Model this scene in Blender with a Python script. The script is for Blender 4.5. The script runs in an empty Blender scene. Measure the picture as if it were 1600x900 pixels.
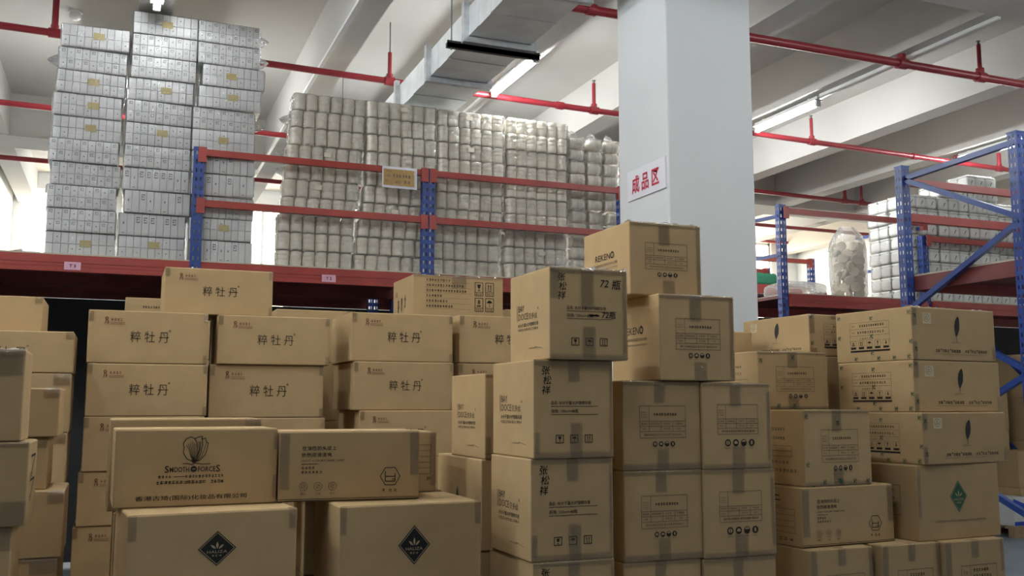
import bpy, bmesh, math, random
from mathutils import Vector, Matrix, noise
random.seed(7)
SC = bpy.context.scene
COL = SC.collection
R = math.radians
EYE = 1.55            # camera height above the warehouse floor

# ------------------------------------------------------------------ camera
cam_d = bpy.data.cameras.new('camera')
cam_d.sensor_width = 36.0
cam_d.lens = 1516.0 / 1600.0 * 36.0
cam_d.clip_end = 200
cam = bpy.data.objects.new('camera', cam_d)
COL.objects.link(cam)
cam.location = (0, 0, EYE)
cam.rotation_euler = (R(90 + 6.9), 0, R(-22.0))
SC.camera = cam

# ------------------------------------------------------------------ world, exposure
W = bpy.data.worlds.new('world')
SC.world = W
W.use_nodes = True
W.node_tree.nodes['Background'].inputs[0].default_value = (0.92, 0.95, 1.0, 1)
W.node_tree.nodes['Background'].inputs[1].default_value = 0.045
SC.view_settings.view_transform = 'Standard'
SC.view_settings.look = 'None'
SC.view_settings.gamma = 1.0
SC.view_settings.use_curve_mapping = False
SC.view_settings.exposure = 1.95
SC.cycles.transparent_max_bounces = 24
SC.cycles.max_bounces = 7
SC.cycles.sample_clamp_indirect = 4.0
TUBE = 46.0           # emission of the fluorescent tubes
DAYLIGHT = 2.6        # emission of the daylit window panes

# ------------------------------------------------------------------ materials
MATS = {}
def mat(name, col, rough=0.6, metal=0.0, emit=None, es=0.0, spec=0.5, noise_s=0, noise_a=0.0, bump=0.0, bump_s=60,
        stretch=(1, 1, 1), rnd=0.0, alpha=1.0):
    m = bpy.data.materials.new(name)
    m.use_nodes = True
    nt = m.node_tree
    b = nt.nodes['Principled BSDF']
    b.inputs['Base Color'].default_value = (*col, 1)
    b.inputs['Roughness'].default_value = rough
    b.inputs['Metallic'].default_value = metal
    b.inputs['Specular IOR Level'].default_value = spec
    b.inputs['Alpha'].default_value = alpha
    if emit:
        b.inputs['Emission Color'].default_value = (*emit, 1)
        b.inputs['Emission Strength'].default_value = es
    tc = None
    if noise_a or bump:
        tc = nt.nodes.new('ShaderNodeTexCoord')
        mp = nt.nodes.new('ShaderNodeMapping')
        mp.inputs['Scale'].default_value = stretch
        nt.links.new(tc.outputs['Object'], mp.inputs['Vector'])
    if noise_a or rnd:
        hsv = nt.nodes.new('ShaderNodeHueSaturation')
        hsv.inputs['Color'].default_value = (*col, 1)
        val = None
        if noise_a:
            n = nt.nodes.new('ShaderNodeTexNoise')
            n.inputs['Scale'].default_value = noise_s
            n.inputs['Detail'].default_value = 5
            nt.links.new(mp.outputs['Vector'], n.inputs['Vector'])
            mr = nt.nodes.new('ShaderNodeMapRange')
            mr.inputs['From Min'].default_value = 0.25
            mr.inputs['From Max'].default_value = 0.75
            mr.inputs['To Min'].default_value = 1 - noise_a
            mr.inputs['To Max'].default_value = 1 + noise_a
            nt.links.new(n.outputs['Fac'], mr.inputs['Value'])
            val = mr.outputs['Result']
        if rnd:
            oi = nt.nodes.new('ShaderNodeObjectInfo')
            mr2 = nt.nodes.new('ShaderNodeMapRange')
            mr2.inputs['To Min'].default_value = 1 - rnd
            mr2.inputs['To Max'].default_value = 1 + rnd
            nt.links.new(oi.outputs['Random'], mr2.inputs['Value'])
            if val is None:
                val = mr2.outputs['Result']
            else:
                mu = nt.nodes.new('ShaderNodeMath')
                mu.operation = 'MULTIPLY'
                nt.links.new(val, mu.inputs[0])
                nt.links.new(mr2.outputs['Result'], mu.inputs[1])
                val = mu.outputs[0]
        nt.links.new(val, hsv.inputs['Value'])
        nt.links.new(hsv.outputs['Color'], b.inputs['Base Color'])
    if bump:
        n2 = nt.nodes.new('ShaderNodeTexNoise')
        n2.inputs['Scale'].default_value = bump_s
        n2.inputs['Detail'].default_value = 4
        nt.links.new(mp.outputs['Vector'], n2.inputs['Vector'])
        bp = nt.nodes.new('ShaderNodeBump')
        bp.inputs['Strength'].default_value = bump
        bp.inputs['Distance'].default_value = 0.02
        nt.links.new(n2.outputs['Fac'], bp.inputs['Height'])
        nt.links.new(bp.outputs['Normal'], b.inputs['Normal'])
    MATS[name] = m
    return m

def film_mat(name, milky, gloss, bump_s, bstr, tint=(1, 1, 1), gmax=.75, dist=.006):
    m = bpy.data.materials.new(name)
    m.use_nodes = True
    nt = m.node_tree
    nt.nodes.clear()
    out = nt.nodes.new('ShaderNodeOutputMaterial')
    tr = nt.nodes.new('ShaderNodeBsdfTransparent')
    gl = nt.nodes.new('ShaderNodeBsdfGlossy')
    gl.inputs['Roughness'].default_value = 0.11
    df = nt.nodes.new('ShaderNodeBsdfDiffuse')
    df.inputs['Color'].default_value = (0.8 * tint[0], 0.8 * tint[1], 0.8 * tint[2], 1)
    tc = nt.nodes.new('ShaderNodeTexCoord')
    n = nt.nodes.new('ShaderNodeTexNoise')
    n.inputs['Scale'].default_value = bump_s
    n.inputs['Detail'].default_value = 3
    n.inputs['Distortion'].default_value = 1.2
    nt.links.new(tc.outputs['Object'], n.inputs['Vector'])
    bp = nt.nodes.new('ShaderNodeBump')
    bp.inputs['Strength'].default_value = bstr
    bp.inputs['Distance'].default_value = dist
    nt.links.new(n.outputs['Fac'], bp.inputs['Height'])
    nt.links.new(bp.outputs['Normal'], gl.inputs['Normal'])
    lw = nt.nodes.new('ShaderNodeFresnel')
    lw.inputs['IOR'].default_value = 1.5
    mr = nt.nodes.new('ShaderNodeMapRange')
    mr.inputs['To Min'].default_value = gloss
    mr.inputs['To Max'].default_value = gmax
    nt.links.new(lw.outputs[0], mr.inputs['Value'])
    m1 = nt.nodes.new('ShaderNodeMixShader')
    m1.inputs[0].default_value = milky
    nt.links.new(tr.outputs[0], m1.inputs[1])
    nt.links.new(df.outputs[0], m1.inputs[2])
    m2 = nt.nodes.new('ShaderNodeMixShader')
    nt.links.new(mr.outputs['Result'], m2.inputs[0])
    nt.links.new(m1.outputs[0], m2.inputs[1])
    nt.links.new(gl.outputs[0], m2.inputs[2])
    nt.links.new(m2.outputs[0], out.inputs['Surface'])
    MATS[name] = m
    return m

mat('card', (0.430, 0.298, 0.150), 0.72, spec=0.25, noise_s=9, noise_a=0.06, bump=0.03, bump_s=120, rnd=0.07)
mat('card_edge', (0.36, 0.26, 0.15), 0.8, spec=0.2, noise_s=30, noise_a=0.12)
film_mat('tape', 0.14, 0.05, 30, 1.0, (0.36, 0.255, 0.13), gmax=.6, dist=.010)
film_mat('film', 0.05, 0.04, 12, 1.0, gmax=.8, dist=.05)
film_mat('bag_film', 0.20, 0.01, 12, 0.8, gmax=.8, dist=.012)
mat('ink', (0.035, 0.028, 0.022), 0.8, spec=.15)
mat('ink_soft', (0.15, 0.105, 0.062), 0.7)
mat('ink_red', (0.20, 0.062, 0.040), 0.65)
mat('ink_green', (0.015, 0.075, 0.035), 0.5)
mat('ink_diamond', (0.018, 0.020, 0.018), 0.7, spec=.2)
mat('ink_feather', (0.045, 0.043, 0.042), 0.9, spec=.1)
mat('ink_tan', (0.40, 0.30, 0.18), 0.7)
mat('marker', (0.012, 0.012, 0.014), 0.8, spec=.15)
mat('sticker', (0.52, 0.42, 0.26), 0.6, noise_s=8, noise_a=0.1)
mat('white_carton', (0.81, 0.805, 0.79), 0.55, noise_s=14, noise_a=0.04, rnd=0.05)
mat('grey_print', (0.16, 0.165, 0.18), 0.6)
mat('yellow_label', (0.62, 0.50, 0.20), 0.6, noise_s=10, noise_a=0.1)
mat('beige_label', (0.64, 0.57, 0.46), 0.6)
mat('jar', (0.86, 0.80, 0.675), 0.42, noise_s=18, noise_a=0.08, rnd=0.07)
mat('tub', (0.84, 0.82, 0.77), 0.45, noise_s=18, noise_a=0.05, rnd=0.05)
mat('beige_cap', (0.66, 0.57, 0.42), 0.6, noise_s=10, noise_a=0.1)
mat('red_paint', (0.31, 0.042, 0.030), 0.38, noise_s=6, noise_a=0.12, bump=0.02)
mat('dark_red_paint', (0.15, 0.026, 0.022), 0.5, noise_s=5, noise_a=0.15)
mat('blue_paint', (0.018, 0.048, 0.21), 0.35, noise_s=6, noise_a=0.14)
mat('pipe_red', (0.27, 0.022, 0.030), 0.35, noise_s=5, noise_a=0.15)
mat('deck_board', (0.50, 0.44, 0.34), 0.8, noise_s=10, noise_a=0.1)
mat('ceiling_paint', (0.54, 0.515, 0.475), 0.85, noise_s=1.3, noise_a=0.05, bump=0.05, bump_s=8)
mat('wall_paint', (0.78, 0.78, 0.76), 0.85, noise_s=1.5, noise_a=0.03, bump=0.04, bump_s=12)
mat('column_paint', (0.65, 0.66, 0.655), 0.8, noise_s=2.0, noise_a=0.03, bump=0.06, bump_s=14)
mat('floor_paint', (0.17, 0.20, 0.23), 0.55, noise_s=1.6, noise_a=0.18, bump=0.03, bump_s=20)
mat('steel', (0.74, 0.77, 0.77), 0.42, metal=0.45, noise_s=5, noise_a=0.12, bump=0.10, bump_s=4)
mat('steel_flange', (0.62, 0.64, 0.66), 0.38, metal=0.6, noise_s=12, noise_a=0.2)
mat('black_steel', (0.02, 0.02, 0.022), 0.5)
mat('rod_steel', (0.20, 0.20, 0.20), 0.5, metal=0.5)
mat('white_plastic', (0.82, 0.82, 0.80), 0.45)
mat('tube_glow', (1, 1, 1), 0.4, emit=(0.92, 0.97, 1.0), es=TUBE)
mat('tube_glow_dim', (1, 1, 1), 0.4, emit=(0.92, 0.97, 1.0), es=TUBE * .28)  # dimmer copy of the glow, so the close towers are not washed out
mat('daylight_pane', (1, 1, 1), 0.3, emit=(1.0, 0.90, 0.72), es=DAYLIGHT)
mat('window_frame', (0.75, 0.75, 0.73), 0.5)
mat('sign_white', (0.74, 0.73, 0.77), 0.4)
mat('sign_red', (0.48, 0.012, 0.035), 0.5)
mat('sign_yellow', (0.62, 0.36, 0.06), 0.45, noise_s=8, noise_a=0.1)
mat('pink_paper', (0.66, 0.36, 0.46), 0.6)
mat('green_cloth', (0.03, 0.22, 0.12), 0.8)
mat('blue_print', (0.01, 0.05, 0.42), 0.45)
mat('white_box', (0.66, 0.66, 0.62), 0.5, noise_s=8, noise_a=0.05)
mat('rack_shade', (0.022, 0.022, 0.022), 0.6)  # near-black colour standing in for the shade below the decks
mat('pallet_wood', (0.34, 0.22, 0.12), 0.8, noise_s=12, noise_a=0.2, stretch=(1, 8, 1))

# ------------------------------------------------------------------ mesh helpers
def link(o, parent=None):
    COL.objects.link(o)
    if parent:
        o.parent = parent
    return o

def mesh_obj(name, me, parent=None, loc=(0, 0, 0), rot=(0, 0, 0), scale=(1, 1, 1)):
    o = bpy.data.objects.new(name, me)
    o.location = loc
    o.rotation_euler = rot
    o.scale = scale
    return link(o, parent)

def empty(name, loc, rz=0.0, label=None, cat=None, group=None):
    o = bpy.data.objects.new(name, None)
    o.empty_display_size = 0.1
    o.location = loc
    o.rotation_euler = (0, 0, rz)
    link(o)
    if label:
        tag(o, label, cat, group)
    return o

def tag(o, label=None, cat=None, group=None, kind=None):
    if label: o['label'] = label
    if cat: o['category'] = cat
    if group: o['group'] = group
    if kind: o['kind'] = kind
    return o

class MB:
    """collects simple solids into one mesh"""
    def __init__(s):
        s.v = []; s.f = []; s.m = []; s.sm = []
    def add(s, vs, fs, mi=0, smooth=False):
        k = len(s.v)
        s.v += [tuple(p) for p in vs]
        s.f += [tuple(i + k for i in f) for f in fs]
        s.m += [mi] * len(fs)
        s.sm += [smooth] * len(fs)
    def box(s, a, b, mi=0):
        (x0, y0, z0), (x1, y1, z1) = a, b
        vs = [(x0, y0, z0), (x1, y0, z0), (x1, y1, z0), (x0, y1, z0), (x0, y0, z1), (x1, y0, z1), (x1, y1, z1), (x0, y1, z1)]
        s.add(vs, [(0, 3, 2, 1), (4, 5, 6, 7), (0, 1, 5, 4), (1, 2, 6, 5), (2, 3, 7, 6), (3, 0, 4, 7)], mi)
    def bar(s, p, q, wx, wy, mi=0, up=(0, 0, 1)):
        p = Vector(p); q = Vector(q); d = (q - p).normalized()
        a = d.cross(Vector(up))
        if a.length < 1e-4: a = Vector((1, 0, 0))
        a.normalize(); b = a.cross(d).normalized()
        vs = []
        for c in (p, q):
            for sx, sy in ((-1, -1), (1, -1), (1, 1), (-1, 1)):
                vs.append(c + a * sx * wx / 2 + b * sy * wy / 2)
        s.add(vs, [(0, 1, 2, 3), (7, 6, 5, 4), (0, 4, 5, 1), (1, 5, 6, 2), (2, 6, 7, 3), (3, 7, 4, 0)], mi)
    def tube(s, p, q, r0, r1=None, n=12, mi=0, caps=True):
        r1 = r0 if r1 is None else r1
        p = Vector(p); q = Vector(q); d = (q - p).normalized()
        a = d.orthogonal().normalized(); b = d.cross(a)
        vs = []
        for c, r in ((p, r0), (q, r1)):
            for i in range(n):
                t = 2 * math.pi * i / n
                vs.append(c + a * math.cos(t) * r + b * math.sin(t) * r)
        s.add(vs, [(i, (i + 1) % n, n + (i + 1) % n, n + i) for i in range(n)], mi, True)
        if caps:
            s.add(vs[:n], [tuple(range(n))[::-1]], mi)
            s.add(vs[n:], [tuple(range(n))], mi)
    def lathe(s, prof, n=14, mi=0, cx=0, cy=0):
        vs = []
        for r, z in prof:
            for i in range(n):
                t = 2 * math.pi * i / n
                vs.append((cx + math.cos(t) * r, cy + math.sin(t) * r, z))
        fs = []
        for k in range(len(prof) - 1):
            for i in range(n):
                j = (i + 1) % n
                fs.append((k * n + i, k * n + j, (k + 1) * n + j, (k + 1) * n + i))
        s.add(vs, fs, mi, True)
        s.add(vs[:n], [tuple(range(n))[::-1]], mi)
        s.add(vs[-n:], [tuple(range(n))], mi)
    def mesh(s, name, mats):
        me = bpy.data.meshes.new(name)
        me.from_pydata(s.v, [], s.f)
        for m in mats:
            me.materials.append(MATS[m] if isinstance(m, str) else m)
        me.polygons.foreach_set('material_index', s.m)
        me.polygons.foreach_set('use_smooth', s.sm)
        me.update()
        return me
    def build(s, name, mats, parent=None, loc=(0, 0, 0), rot=(0, 0, 0)):
        if isinstance(mats, str): mats = [mats]
        return mesh_obj(name, s.mesh(name, mats), parent, loc, rot)

def rbox(mb, w, d, h, r, mi=0, org=(0, 0, 0), seg=1, jit=0.0, sub=1, smooth=False):
    """rounded box: 0..w, 0..d, 0..h"""
    def knots(a):
        k = [0.0]
        for i in range(1, seg + 1):
            k.append(r * i / seg)
        for i in range(1, sub):
            k.append(r + (a - 2 * r) * i / sub)
        k += [a - x for x in k[:seg + 1][::-1]]
        return k
    K = (knots(w), knots(d), knots(h)); A = (w, d, h)
    cache = {}; vs = []; fs = []
    ph = random.random() * 50
    def vert(p):
        key = tuple(round(c, 5) for c in p)
        if key in cache: return cache[key]
        c = [min(max(p[i], r), A[i] - r) for i in range(3)]
        dv = Vector([p[i] - c[i] for i in range(3)])
        q = Vector(c) + (dv.normalized() * r if dv.length > 1e-9 else dv)
        if jit:
            q = q + Vector(noise.noise_vector(q * 6 + Vector((ph, 0, 0)))) * jit
        cache[key] = len(vs)
        vs.append(q + Vector(org))
        return cache[key]
    for ax in range(3):
        u, v = (ax + 1) % 3, (ax + 2) % 3
        for side in (0, 1):
            for i in range(len(K[u]) - 1):
                for j in range(len(K[v]) - 1):
                    quad = []
                    for a, b in ((i, j), (i + 1, j), (i + 1, j + 1), (i, j + 1)):
                        p = [0, 0, 0]
                        p[ax] = A[ax] if side else 0.0
                        p[u] = K[u][a]; p[v] = K[v][b]
                        quad.append(vert(p))
                    fs.append(tuple(quad) if side else tuple(quad[::-1]))
    mb.add(vs, fs, mi, smooth)

# ------------------------------------------------------------------ flat print ("ink") toolkit
_txt = {}
def text_geo(s, bold):
    key = (s, bold)
    if key in _txt: return _txt[key]
    c = bpy.data.curves.new('lettering', 'FONT')
    c.body = s
    c.resolution_u = 2
    c.offset = bold
    o = bpy.data.objects.new('lettering', c)
    COL.objects.link(o)
    dg = bpy.context.evaluated_depsgraph_get()
    me = bpy.data.meshes.new_from_object(o.evaluated_get(dg))
    vs = [(v.co.x, v.co.y) for v in me.vertices]
    fs = [tuple(p.vertices) for p in me.polygons]
    bpy.data.objects.remove(o)
    bpy.data.curves.remove(c)
    bpy.data.meshes.remove(me)
    x0 = min(v[0] for v in vs); x1 = max(v[0] for v in vs)
    _txt[key] = ([(x - x0, y) for x, y in vs], fs, x1 - x0)
    return _txt[key]

class Ink:
    """2-D drawing on a face of w x h metres; u right, v up; written at depth layer*0.25 mm"""
    def __init__(s, w, h):
        s.w, s.h = w, h
        s.v = []; s.f = []; s.m = []
        s.mats = []
        s.rng = random.Random(int(w * 1000) * 31 + int(h * 1000))
    def mi(s, m):
        if m not in s.mats: s.mats.append(m)
        return s.mats.index(m)
    def raw(s, pts, faces, m, layer):
        k = len(s.v)
        s.v += [(x, y, layer) for x, y in pts]
        s.f += [tuple(i + k for i in f) for f in faces]
        s.m += [s.mi(m)] * len(faces)
    def poly(s, pts, m='ink', layer=0):
        s.raw(pts, [tuple(range(len(pts)))], m, layer)
    def rect(s, x0, y0, x1, y1, m='ink', layer=0):
        s.poly([(x0, y0), (x1, y0), (x1, y1), (x0, y1)], m, layer)
    def line(s, pts, t, m='ink', layer=0, closed=False):
        n = len(pts)
        for i in range(n if closed else n - 1):
            (x0, y0), (x1, y1) = pts[i], pts[(i + 1) % n]
            dx, dy = x1 - x0, y1 - y0
            L = math.hypot(dx, dy) or 1e-6
            nx, ny = -dy / L * t / 2, dx / L * t / 2
            ex, ey = dx / L * t * 0.4, dy / L * t * 0.4
            s.poly([(x0 - ex + nx, y0 - ey + ny), (x0 - ex - nx, y0 - ey - ny), (x1 + ex - nx, y1 + ey - ny), (x1 + ex + nx, y1 + ey + ny)], m, layer)
    def frame(s, x0, y0, x1, y1, t, m='ink', layer=0):
        s.line([(x0, y0), (x1, y0), (x1, y1), (x0, y1)], t, m, layer, True)
    def disc(s, cx, cy, r, m='ink', layer=0, n=18, a0=0, a1=360, ry=None):
        ry = ry or r
        pts = [(cx + r * math.cos(R(a0 + (a1 - a0) * i / n)), cy + ry * math.sin(R(a0 + (a1 - a0) * i / n))) for i in range(n if a1 - a0 == 360 else n + 1)]
        s.poly(pts, m, layer)
    def ring(s, cx, cy, r, t, m='ink', layer=0, n=20):
        pts = [(cx + r * math.cos(2 * math.pi * i / n), cy + r * math.sin(2 * math.pi * i / n)) for i in range(n)]
        s.line(pts, t, m, layer, True)
    def text(s, body, x, y, size, m='ink', bold=0.0, width=None, shear=0.0, layer=0, align='L', sx=1.0):
        vs, fs, tw = text_geo(body, bold)
        kx = size * sx if width is None else width / tw
        off = {'L': 0, 'C': -tw * kx / 2, 'R': -tw * kx}[align]
        s.raw([(x + off + a * kx + shear * b * size, y + b * size) for a, b in vs], fs, m, layer)
    def glyphs(s, x0, y0, x1, y1, n, m='ink', layer=0, gap=0.25):
        """illegible small characters: a row of little stroke clusters"""
        cw = (x1 - x0) / n; h = y1 - y0
        t = h * 0.15
        for i in range(n):
            a = x0 + i * cw; b = a + cw * (1 - gap)
            k = s.rng.randint(2, 3)
            for j in range(k):
                yy = y0 + h * (j + 0.5 * s.rng.random() + 0.2) / k
                s.rect(a + cw * 0.12 * s.rng.random(), yy - t / 2, b - cw * 0.12 * s.rng.random(), yy + t / 2, m, layer)
            for j in range(s.rng.randint(1, 2)):
                xx = a + (b - a) * (0.15 + 0.7 * s.rng.random())
                s.rect(xx - t / 2, y0 + h * 0.15 * s.rng.random(), xx + t / 2, y1 - h * 0.1 * s.rng.random(), m, layer)
    # ready-made marks
    def icon(s, kind, x0, y0, x1, y1, m='ink', foot=False, t=None):
        w = x1 - x0; h = y1 - y0
        t = t or w * 0.07
        s.frame(x0, y0, x1, y1, t, m)
        yb = y0
        if foot:
            yb = y0 + h * 0.26
            s.line([(x0, yb), (x1, yb)], t * 0.8, m)
            s.glyphs(x0 + w * 0.15, y0 + h * 0.06, x1 - w * 0.12, yb - h * 0.07, 3, m)
        cx = (x0 + x1) / 2; H = y1 - yb
        if kind == 'glass':
            s.poly([(cx - w * .22, yb + H * .82), (cx - w * .16, yb + H * .50), (cx - w * .05, yb + H * .42), (cx + w * .05, yb + H * .42), (cx + w * .16, yb + H * .50), (cx + w * .22, yb + H * .82)], m)
            s.rect(cx - w * .03, yb + H * .2, cx + w * .03, yb + H * .45, m)
            s.rect(cx - w * .16, yb + H * .16, cx + w * .16, yb + H * .22, m)
        elif kind == 'arrows':
            for dx in (-.15, .15):
                s.rect(cx + w * (dx - .045), yb + H * .25, cx + w * (dx + .045), yb + H * .72, m)
                s.poly([(cx + w * (dx - .1), yb + H * .66), (cx + w * (dx + .1), yb + H * .66), (cx + w * dx, yb + H * .86)], m)
            s.rect(cx - w * .28, yb + H * .14, cx + w * .28, yb + H * .2, m)
        elif kind == 'umbrella':
            s.disc(cx, yb + H * .52, w * .32, m, 0, 12, 0, 180, H * .28)
            s.rect(cx - w * .025, yb + H * .18, cx + w * .025, yb + H * .55, m)
            s.rect(cx - w * .025, yb + H * .16, cx + w * .10, yb + H * .21, m)
        elif kind == 'bang':
            s.poly([(cx - w * .1, yb + H * .85), (cx - w * .05, yb + H * .4), (cx + w * .05, yb + H * .4), (cx + w * .1, yb + H * .85)], m)
            s.disc(cx, yb + H * .24, w * .08, m, 0, 8)
        elif kind == 'down':
            s.rect(cx - w * .06, yb + H * .4, cx + w * .06, yb + H * .85, m)
            s.poly([(cx - w * .2, yb + H * .5), (cx, yb + H * .2), (cx + w * .2, yb + H * .5)], m)
        elif kind == 'recycle':
            s.line([(cx - w * .22, yb + H * .25), (cx + w * .22, yb + H * .25), (cx, yb + H * .75)], w * .1, m, 0, True)
        elif kind == '8':
            s.text('8', cx, yb + H * .38, H * .62, m, 0.02, align='C')
            s.rect(cx - w * .25, yb + H * .14, cx + w * .25, yb + H * .27, m)
    def mesh(s, name):
        me = bpy.data.meshes.new(name)
        W_, H_ = s.w, s.h
        # written in the local x-z plane looking along +y, unit size
        me.from_pydata([(x / W_, -l * 0.00025, y / H_) for x, y, l in s.v], [], s.f)
        for m in s.mats: me.materials.append(MATS[m])
        me.polygons.foreach_set('material_index', s.m)
        me.update()
        return me

PRINTS = {}
def pr(key, fn, w, h):
    if key not in PRINTS:
        k = Ink(w, h)
        fn(k, w, h)
        PRINTS[key] = k.mesh('print_' + key)
    return PRINTS[key]

# ---- the printed designs (w, h are the size of the face they were drawn for)
def d_peony(k, w, h):
    for i, c in enumerate('粹牡丹'): k.text(c, w * (.347 + .118 * i), h * .42, h * .235, 'ink', -.004, width=w * .086)
    k.ring(w * .675, h * .635, h * .014, h * .008, 'ink')
    # small red seal with two lines of lettering
    x, y = w * .135, h * .74
    k.ring(x + h * .03, y + h * .11, h * .022, h * .014, 'ink_red')
    k.line([(x, y), (x + h * .02, y + h * .08), (x + h * .06, y + h * .06), (x + h * .05, y)], h * .014, 'ink_red')
    k.line([(x + h * .03, y + h * .03), (x + h * .07, y + h * .03)], h * .012, 'ink_red')
    k.glyphs(w * .185, h * .80, w * .285, h * .855, 4, 'ink_red')
    k.line([(w * .18, h * .775), (w * .30, h * .775)], h * .006, 'ink_red')
    k.glyphs(w * .18, h * .73, w * .30, h * .76, 9, 'ink_red')
def d_info(k, w, h):
    for i, n in enumerate((9, 14, 15, 6, 8, 10)):
        y = h * (.86 - .125 * i)
        k.glyphs(w * .14, y - h * .005, w * (.14 + .030 * n), y + h * .058, n, 'ink')
        k.line([(w * .13, y - h * .03), (w * .64, y - h * .03)], h * .005, 'ink_soft')
    for i, (a, b) in enumerate((('glass', 'arrows'), ('8', 'umbrella'))):
        y1 = h * (.87 - .38 * i)
        k.icon(a, w * .68, y1 - h * .32, w * .77, y1, foot=True)
        k.icon(b, w * .80, y1 - h * .32, w * .89, y1, foot=True)
def d_infoside(k, w, h):
    for x, y in ((.25, .15), (.42, .20), (.58, .25)):
        k.glyphs(w * x, h * y, w * (x + .09), h * (y + .35), 1, 'ink_soft')
    k.glyphs(w * .12, h * .58, w * .24, h * .72, 2, 'ink_soft')
def d_tulip(k, w, h):
    cx, cy = w * .475, h * .735
    S = h * .165
    def P(pts): return [(cx + a * S, cy + b * S) for a, b in pts]
    t = h * .010
    k.line(P([(0, -1.0), (-.55, -.75), (-.85, -.25), (-.80, .15), (-.88, .45), (-.65, .85), (-.30, 1.0), (-.02, .85), (.15, .55), (.22, .1), (.18, -.4), (0, -1.0)]), t)
    k.line(P([(.02, .85), (.25, .98), (.55, 1.03), (.52, .80), (.80, .88), (.88, .55), (1.02, .50), (.95, .0), (.80, -.45), (.45, -.85), (0, -1.0)]), t)
    k.line(P([(.55, .80), (.60, .30), (.48, -.3), (.15, -.95)]), t)
    k.line(P([(.88, .5), (.75, 0), (.55, -.55), (.2, -.95)]), t * .7)
    for i in range(6):
        a = -.62 + i * .14
        k.line(P([(a, .62 - abs(i - 3) * .1), (a * .75 + .04, .0), (a * .45, -.55), (0, -.95)]), t * .7)
    for i in range(3):
        k.line(P([(.30 + i * .08, .6), (.34 + i * .05, .0), (.12, -.9)]), t * .6)
    k.poly(P([(-.25, -.82), (.25, -.82), (.08, -1.05), (-.12, -1.05)]), 'ink')
    k.line(P([(-.85, -1.12), (-.5, -1.10), (-.2, -1.20), (.1, -1.08), (.6, -1.18), (1.2, -1.16)]), t)
    y = h * .445
    k.text('S', w * .298, y - h * .006, h * .125, 'ink', .012)
    k.text('MOOTH', w * .328, y, h * .092, 'ink', .012, width=w * .118)
    k.disc(w * .474, y + h * .034, h * .040, 'ink')
    k.line([(w * .466, y + h * .034), (w * .482, y + h * .034)], h * .008, 'ink_tan', 1)
    k.text('FORCE', w * .500, y, h * .092, 'ink', .012, width=w * .108)
    k.text('S', w * .612, y - h * .006, h * .125, 'ink', .012)
    k.glyphs(w * .262, h * .365, w * .345, h * .405, 4, 'ink')
    k.line([(w * .355, h * .385), (w * .42, h * .385)], h * .006)
    k.glyphs(w * .425, h * .365, w * .665, h * .405, 12, 'ink')
    k.glyphs(w * .250, h * .290, w * .555, h * .335, 13, 'ink', gap=.1)
    k.glyphs(w * .580, h * .290, w * .665, h * .335, 4, 'ink', gap=.1)
    k.text('香港古琦(国际)化妆品有限公司', w * .13, h * .09, h * .066, 'ink', .006, width=w * .68)
def d_tulipside(k, w, h):
    for i in range(7):
        k.glyphs(w * .25, h * (.2 + .1 * i), w * .62, h * (.25 + .1 * i), 3, 'ink_soft')
    k.frame(w * .2, h * .15, w * .7, h * .92, h * .008, 'ink_soft')
def d_slogan(k, w, h):
    k.text('在油性的头皮上', w * .16, h * .735, h * .068, 'ink', .005, width=w * .24)
    k.text('依然顺滑清爽', w * .155, h * .64, h * .068, 'ink', .005, width=w * .212)
    k.text('LIGHT LUXURY HAIR CARE', w * .155, h * .57, h * .040, 'ink', .0, width=w * .30)
    k.line([(w * .155, h * .535), (w * .27, h * .535)], h * .008)
    k.glyphs(w * .155, h * .46, w * .255, h * .50, 4)
    k.glyphs(w * .155, h * .40, w * .305, h * .44, 6)
    for i in range(3):
        cx = w * (.172 + .102 * i)
        k.ring(cx, h * .215, h * .058, h * .007, 'ink_soft')
        k.ring(cx, h * .215, h * .030, h * .006, 'ink_soft', n=6)
        k.line([(cx - h * .02, h * .2), (cx + h * .02, h * .235)], h * .006, 'ink_soft')
        k.glyphs(cx - h * .04, h * .10, cx + h * .04, h * .13, 3, 'ink_soft')
    cx, cy, r = w * .787, h * .34, h * .145
    k.line([(cx + r * math.cos(R(60 * i)), cy + r * math.sin(R(60 * i))) for i in range(6)], h * .010, 'ink', 0, True)
    k.line([(cx - r * .5, cy + r * .45), (cx - r * .5, cy - r * .5), (cx + r * .5, cy - r * .5), (cx + r * .5, cy + r * .25)], h * .012)
    k.line([(cx - r * .5, cy - r * .02), (cx + r * .5, cy - r * .02)], h * .012)
    k.line([(cx + r * .2, cy - r * .3), (cx + r * .5, cy - r * .3)], h * .010)
    k.text('力', cx, h * .115, h * .055, 'ink', .014, align='C')
    k.glyphs(cx - w * .058, h * .115, cx - w * .030, h * .165, 1)
    k.glyphs(cx + w * .030, h * .115, cx + w * .058, h * .165, 1)
    k.rect(0, h * .035, w, h * .043); k.rect(0, h * .008, w, h * .018)
def d_sloganside(k, w, h):
    k.glyphs(w * .25, h * .74, w * .62, h * .86, 2, 'ink', gap=.15)
    k.glyphs(w * .25, h * .64, w * .6, h * .68, 7, 'ink_soft')
    k.frame(w * .18, h * .22, w * .86, h * .62, h * .008, 'ink_soft')
    for i in (1, 2, 3): k.line([(w * .18, h * (.22 + .1 * i)), (w * .86, h * (.22 + .1 * i))], h * .008, 'ink_soft')
    k.glyphs(w * .2, h * .08, w * .85, h * .14, 6, 'ink')
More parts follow.
